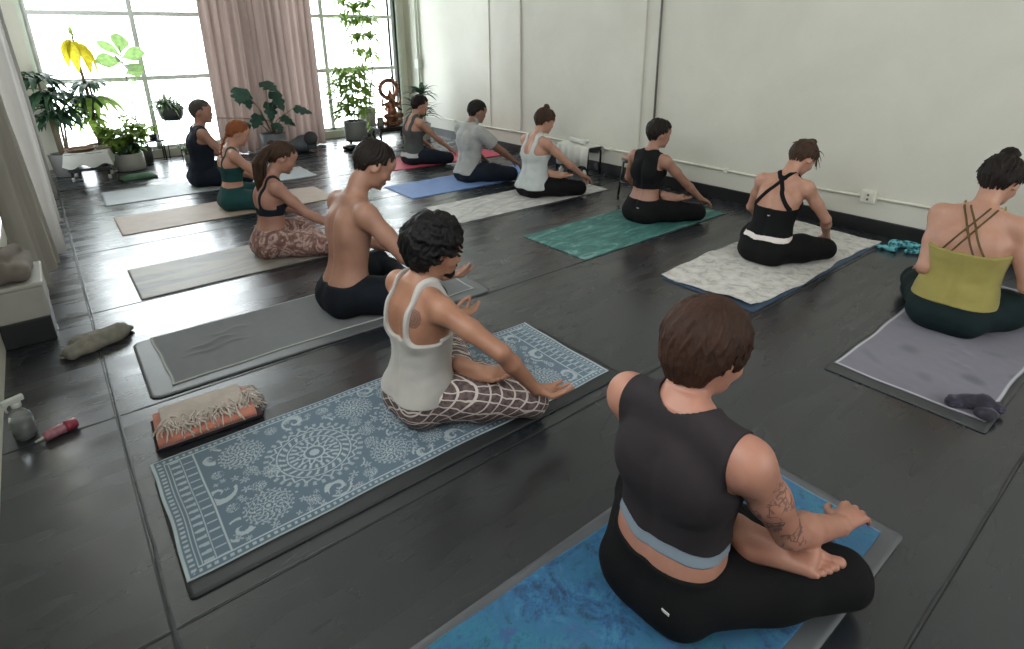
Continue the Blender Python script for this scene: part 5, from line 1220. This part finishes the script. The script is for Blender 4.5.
def h_updo(c, R, s, piv):
    P = h_tied(c, R, s, piv); rg = random.Random(12)
    for i in range(26):
        a = rg.uniform(-1, 1); p = c + R @ V3(-.070 + .02 * rg.random(), .055 * a, .05 + .05 * rg.random()) * s
        P += bun(p, .016 * s, 30 + i, 1)
    return P + locks(c, R, s, 40, 14, (.1, 1.0), (.7, 1.2), (.009, .004), .14, 2.1, 1.6, .9)
def h_wispy(c, R, s, piv):
    P = h_bunfn((-.02, 0, .115), .036, 21, 80)(c, R, s, piv)
    rg = random.Random(5)
    for i in range(14):
        q = skull_pt(c, R, rg.uniform(.9, 1.5), rg.uniform(-1.9, -.4), 1.08, s); d = V3(rg.uniform(.2, .7), rg.uniform(-.6, 0), rg.uniform(-.9, .1))
        P += chain([q, q + d * .03, q + d * .055 + V3(0, 0, -.012), q + d * .07 + V3(0, 0, -.035)], [.0045, .0035, .003, .002], .002)
    return P

kn = lambda dx=0, dz=0: None
def ankle_hands(x=.34, y=.26, z=.15): return x, y, z

CLASS = [
 dict(key='p6', ankle=(.125, -.145, .208), toes=(.34, -1, -.12), label='person in dark sleeveless crop top with floral arm tattoo, cross-legged on blue tie-dye towel', x=1.08, y=.68, z=.0155, scale=1.05, res=.0035, hres=.0028,
      skin=SK['p6'], hairmat=MH['brown'], hair=h_pixie, lean=.015, head=(.34, -.28, -.06), neck=.018, necky=.026, hip=.93, hipd=.95, waist=1.06, shw=.165, arm=1.12, legs='half', thigh=1.04, knee=(.335, .30, .078), groove=.003,
      armR=dict(w=(.37, -.262, .200), e=(.128, -.232, .315), d=(1, -.02, -.10), n=(0, 0, -1), curl=(.35, .4, .4, .45)), armL=dict(w=(.34, .32, .17), pole=(-.5, .5, -.4)),
      clothes=[dict(name='leggings', type='pants', waist=.19, mat=G['black'], t=.010, fold=.003, logo=(-.10, .125), label='black leggings with a small white mark'),
               dict(name='sports_bra', type='top', hem=.228, mat=G['band6'], t=.004, fold=.0, region=(lambda x, y, z: z - .36 + 0 * x + 0 * y), label='pale blue floral band under the top'),
               dict(name='crop_top', type='top', hem=.262, mat=G['tee'], t=.009, fold=.004, region=reg_high(.575, .070, .150), label='charcoal sleeveless crop top')]),
 dict(key='p5', label='person in white tank top and lattice-print leggings with curly black hair, on tapestry towel', x=.99, y=1.86, z=.016, scale=.985, res=.004, hres=.0035, male=True,
      skin=SK['p5'], hairmat=MH['black'], hair=h_curly, lean=.03, head=(.28, -.38, .05), neck=.030, beard=True, shw=.168, waist=.92, hip=.98, legs='half', thigh=.98, arm=.86,
      armR=dict(w=(.28, -.42, .20), d=(.85, -.15, -.35), n=(.25, -.35, .9), s=(0, -1, -.3), pole=(0, -1, .1), mudra=True, curl=(.8, .25, .3, .35), l1=.285, l2=.26), armL=dict(w=(.40, .33, .19), d=(.85, .1, -.1), n=(.1, .0, 1), s=(0, 1, .1), pole=(-.4, .5, -.5), mudra=True, l1=.28, l2=.25),
      clothes=[dict(name='leggings', type='pants', waist=.185, mat=G['lattice'], t=.012, fold=.004, ff=40, label='loose dark leggings with a white lattice print'),
               dict(name='tank_top', type='top', hem=.118, hemwave=.002, mat=G['white'], t=.016, fold=.004, flare=.004, ff=60, region=reg_bodice(.385, .40, .080, .020, .0, .05, .2, .64), label='ribbed white tank top with thin straps')]),
 dict(key='p4', label='shirtless person in black pants with dark tied-back hair, sitting on the grey towel mat', x=1.16, y=3.0, z=.0135, scale=1.10, res=.005, male=True, neck=.075,
      skin=SK['b'], hairmat=MH['dark'], hair=h_knot, lean=.10, head=(.62, -.25, 0), shw=.165, waist=.9, hip=.98, groove=.009,
      armR=dict(w=(.40, -.34, .185), d=(.9, -.1, -.1), n=(.1, 0, 1), s=(0, -1, .1), mudra=True, pole=(-.3, -.6, -.5)), armL=dict(w=(.36, .30, .18), mudra=True, n=(0, 0, 1), s=(0, 1, 0), pole=(-.4, .5, -.5)),
      clothes=[dict(name='pants', type='pants', waist=.17, mat=G['inky'], t=.012, fold=.004)]),
 dict(key='p3', label='person in dark bra top and pink marbled leggings with long brown ponytail', x=1.12, y=4.24, scale=.96, res=.006, hres=.005,
      skin=SK['a'], hairmat=MH['light'], hair=h_pony, lean=.07, head=(.5, -.15, 0), waist=1.0, hip=1.05, thigh=1.05,
      armR=dict(w=(.42, -.24, .19), pole=(-.3, -.7, -.5)), armL=dict(w=(.38, .26, .18), pole=(-.5, .5, -.4)),
      clothes=[dict(name='leggings', type='pants', waist=.215, mat=G['marbled'], t=.009, fold=.004),
               dict(name='bra_top', type='top', hem=.315, mat=G['navy'], t=.005, fold=.001, region=reg_bodice(.37, .40, .085, .032, .0, .05, .2, .64))]),
 dict(key='p2', label='red-haired person in a green bra top and green leggings, on the tan mat', x=1.24, y=5.72, scale=.94, res=.007, hres=.006,
      skin=SK['c'], hairmat=MH['red'], hair=h_braid, lean=.05, head=(.45, -.2, 0), waist=.98,
      armR=dict(w=(.40, -.24, .18), pole=(-.3, -.7, -.5)), armL=dict(w=(.36, .26, .18), pole=(-.5, .5, -.4)),
      clothes=[dict(name='leggings', type='pants', waist=.225, mat=G['teal'], t=.008, fold=.002),
               dict(name='bra_top', type='top', hem=.275, mat=G['teal'], t=.005, fold=.001, region=reg_bodice(.42, .42, .082, .03, .0, .04, .2, .64))]),
 dict(key='p1', label='person in dark navy sleeveless top with cropped hair, farthest left by the window', x=1.24, y=6.92, scale=1.04, res=.008, hres=.006,
      skin=SK['a'], hairmat=MH['grey'], hair=h_buzz, lean=.05, head=(.12, -.5, 0), waist=1.12, hip=1.0,
      armR=dict(w=(.40, -.22, .2), pole=(-.3, -.7, -.5)), armL=dict(w=(.36, .26, .18), pole=(-.5, .5, -.4)),
      clothes=[dict(name='pants', type='pants', waist=.16, mat=G['navy'], t=.012, fold=.003),
               dict(name='tank_top', type='top', hem=.07, mat=G['navy'], t=.012, fold=.004, region=reg_high(.585, .08, .145))]),
 dict(key='r1', label='person in a grey racerback tank and dark leggings on the red mat, near the plants', x=3.54, y=6.40, scale=.955, res=.007, hres=.006,
      skin=SK['c'], hairmat=MH['dark'], hair=h_updo, lean=.05, head=(.35, -.1, 0), hs=1.05,
      armR=dict(w=(.42, -.24, .17), pole=(-.2, -.7, -.6)), armL=dict(w=(.38, .26, .17), pole=(-.5, .5, -.4)),
      clothes=[dict(name='leggings', type='pants', waist=.185, mat=G['navy'], t=.008, fold=.002),
               dict(name='under_layer', type='top', hem=.10, mat=G['pale'], t=.010, fold=.004, region=(lambda x, y, z: z - .3 + 0 * x + 0 * y)),
               dict(name='tank_top', type='top', hem=.15, mat=G['dgrey'], t=.012, fold=.003, region=reg_bodice(.43, .42, .075, .05, .0, .04, .2, .64))]),
 dict(key='r2', label='person in grey t-shirt with short dark hair on the blue mat', x=3.55, y=5.20, scale=1.0, res=.006, hres=.005, male=True,
      skin=SK['d'], hairmat=MH['dark'], hair=h_buzz, lean=.05, head=(.35, -.15, 0), waist=.95, pantlen=.3, shw=.18,
      armR=dict(w=(.46, -.27, .17), pole=(-.2, -.7, -.6)), armL=dict(w=(.38, .28, .17), pole=(-.5, .5, -.4)),
      clothes=[dict(name='pants', type='pants', waist=.185, mat=G['navy'], t=.012, fold=.003),
               dict(name='t_shirt', type='top', hem=.09, mat=G['grey'], t=.013, fold=.007, flare=.004, sleeves=.20, region=reg_high(.60, .062, .4))]),
 dict(key='r3', label='person in pale grey tank top with high brown bun, on the white marbled mat', x=3.67, y=4.26, scale=.985, res=.005, hres=.004,
      skin=SK['c'], hairmat=MH['light'], hair=h_bunfn((-.035, 0, .122), .034, 4, 60), lean=.05, head=(.42, -.2, 0), waist=1.05, hip=1.04, legs='half',
      armR=dict(w=(.42, -.30, .18), d=(.7, -.2, -.4), mudra=True, pole=(-.2, -.7, -.6)), armL=dict(w=(.38, .26, .18), mudra=True, pole=(-.5, .5, -.4)),
      clothes=[dict(name='leggings', type='pants', waist=.185, mat=G['black'], t=.008, fold=.002),
               dict(name='tank_top', type='top', hem=.085, mat=G['pale'], t=.010, fold=.006, flare=.004, region=reg_bodice(.42, .42, .072, .042, -.0, .05, .2, .64))]),
 dict(key='r4', label='person in a black high-back bra top and black leggings on the teal mat', x=3.84, y=3.02, scale=.98, res=.005, hres=.004,
      skin=SK['b'], hairmat=MH['dark'], hair=h_updo, lean=.06, head=(.25, -.35, 0), waist=.93, hip=1.0, legs='half', shw=.165, groove=.009,
      armR=dict(w=(.42, -.30, .17), d=(.7, -.2, -.35), pole=(-.2, -.8, -.5)), armL=dict(w=(.34, .30, .17), pole=(-.5, .5, -.4)),
      clothes=[dict(name='leggings', type='pants', waist=.20, mat=G['black'], t=.007, fold=.002, logo=(-.05, .15)),
               dict(name='bra_top', type='top', hem=.29, mat=G['black'], t=.005, fold=.001, region=reg_high(.575, .062, .128))]),
 dict(key='r5', label='person in black crossed-strap top bent forward on the shaggy white towel', x=3.70, y=1.84, z=.027, scale=.96, res=.005, hres=.004,
      skin=SK['c'], hairmat=MH['light'], hair=h_wispy, lean=.17, head=(.75, -.25, 0), waist=1.04, hip=1.04, thigh=1.06, shw=.160, groove=.006, knee=(.335, .27, .078),
      armR=dict(w=(.44, -.22, .15), pole=(-.1, -.8, -.5)), armL=dict(w=(.42, .22, .15), pole=(-.3, .6, -.5)),
      clothes=[dict(name='waistband', type='top', hem=.168, mat=G['band'], t=.009, fold=0, region=lambda x, y, z: z - .21 + 0 * x + 0 * y, label='thin white underlayer at the waist'),
               dict(name='leggings', type='pants', waist=.178, mat=G['black'], t=.009, fold=.002),
               dict(name='strappy_top', type='top', hem=.20, mat=G['black'], t=.010, fold=.001, logo=(0, .345), region=reg_cross(.385, .42, [((-.120, .40), (.012, .585)), ((.012, .585), (.05, .63)), ((-.02, .588), (.02, .588))], .026))]),
 dict(key='r6', label='person in mustard strappy tank and dark leggings on the purple-grey towel', x=3.56, y=.72, z=.0135, scale=1.07, res=.0045, hres=.0035,
      skin=SK['c'], hairmat=MH['dark'], hair=h_bunfn((-.030, 0, .118), .040, 9, 70), lean=.10, head=(.55, -.15, 0), neck=.040, waist=1.10, hip=1.02, thigh=1.04, shw=.152, arm=1.04, knee=(.34, .25, .078),
      armR=dict(w=(.30, -.27, .20), pole=(-.3, -.3, -.8)), armL=dict(w=(.20, .20, .20), pole=(-.6, -.1, -.8), d=(.8, .3, -.3)),
      clothes=[dict(name='leggings', type='pants', waist=.19, mat=G['darkteal'], t=.010, fold=.003),
               dict(name='strappy_top', type='top', hem=.150, mat=G['mustard'], t=.0165, fold=.003, hemwave=.001, ff=70, region=reg_cross(.405, .42, [], .010)),
               dict(name='crossed_straps', type='top', hem=.40, mat=G['strap'], t=.010, fold=0, fine=.7, region=(lambda x, y, z: np.where(x < .02, reg_cross(.2, .2, [((-.085, .40), (.038, .61)), ((-.045, .40), (.065, .605))], .008)(x - .1, y, z), .1)), label='thin brown crossed back straps')]),
]
ONLY = globals().get('ONLY_PEOPLE')
for spec in CLASS:
    if ONLY is None or spec['key'] in ONLY: person(spec)
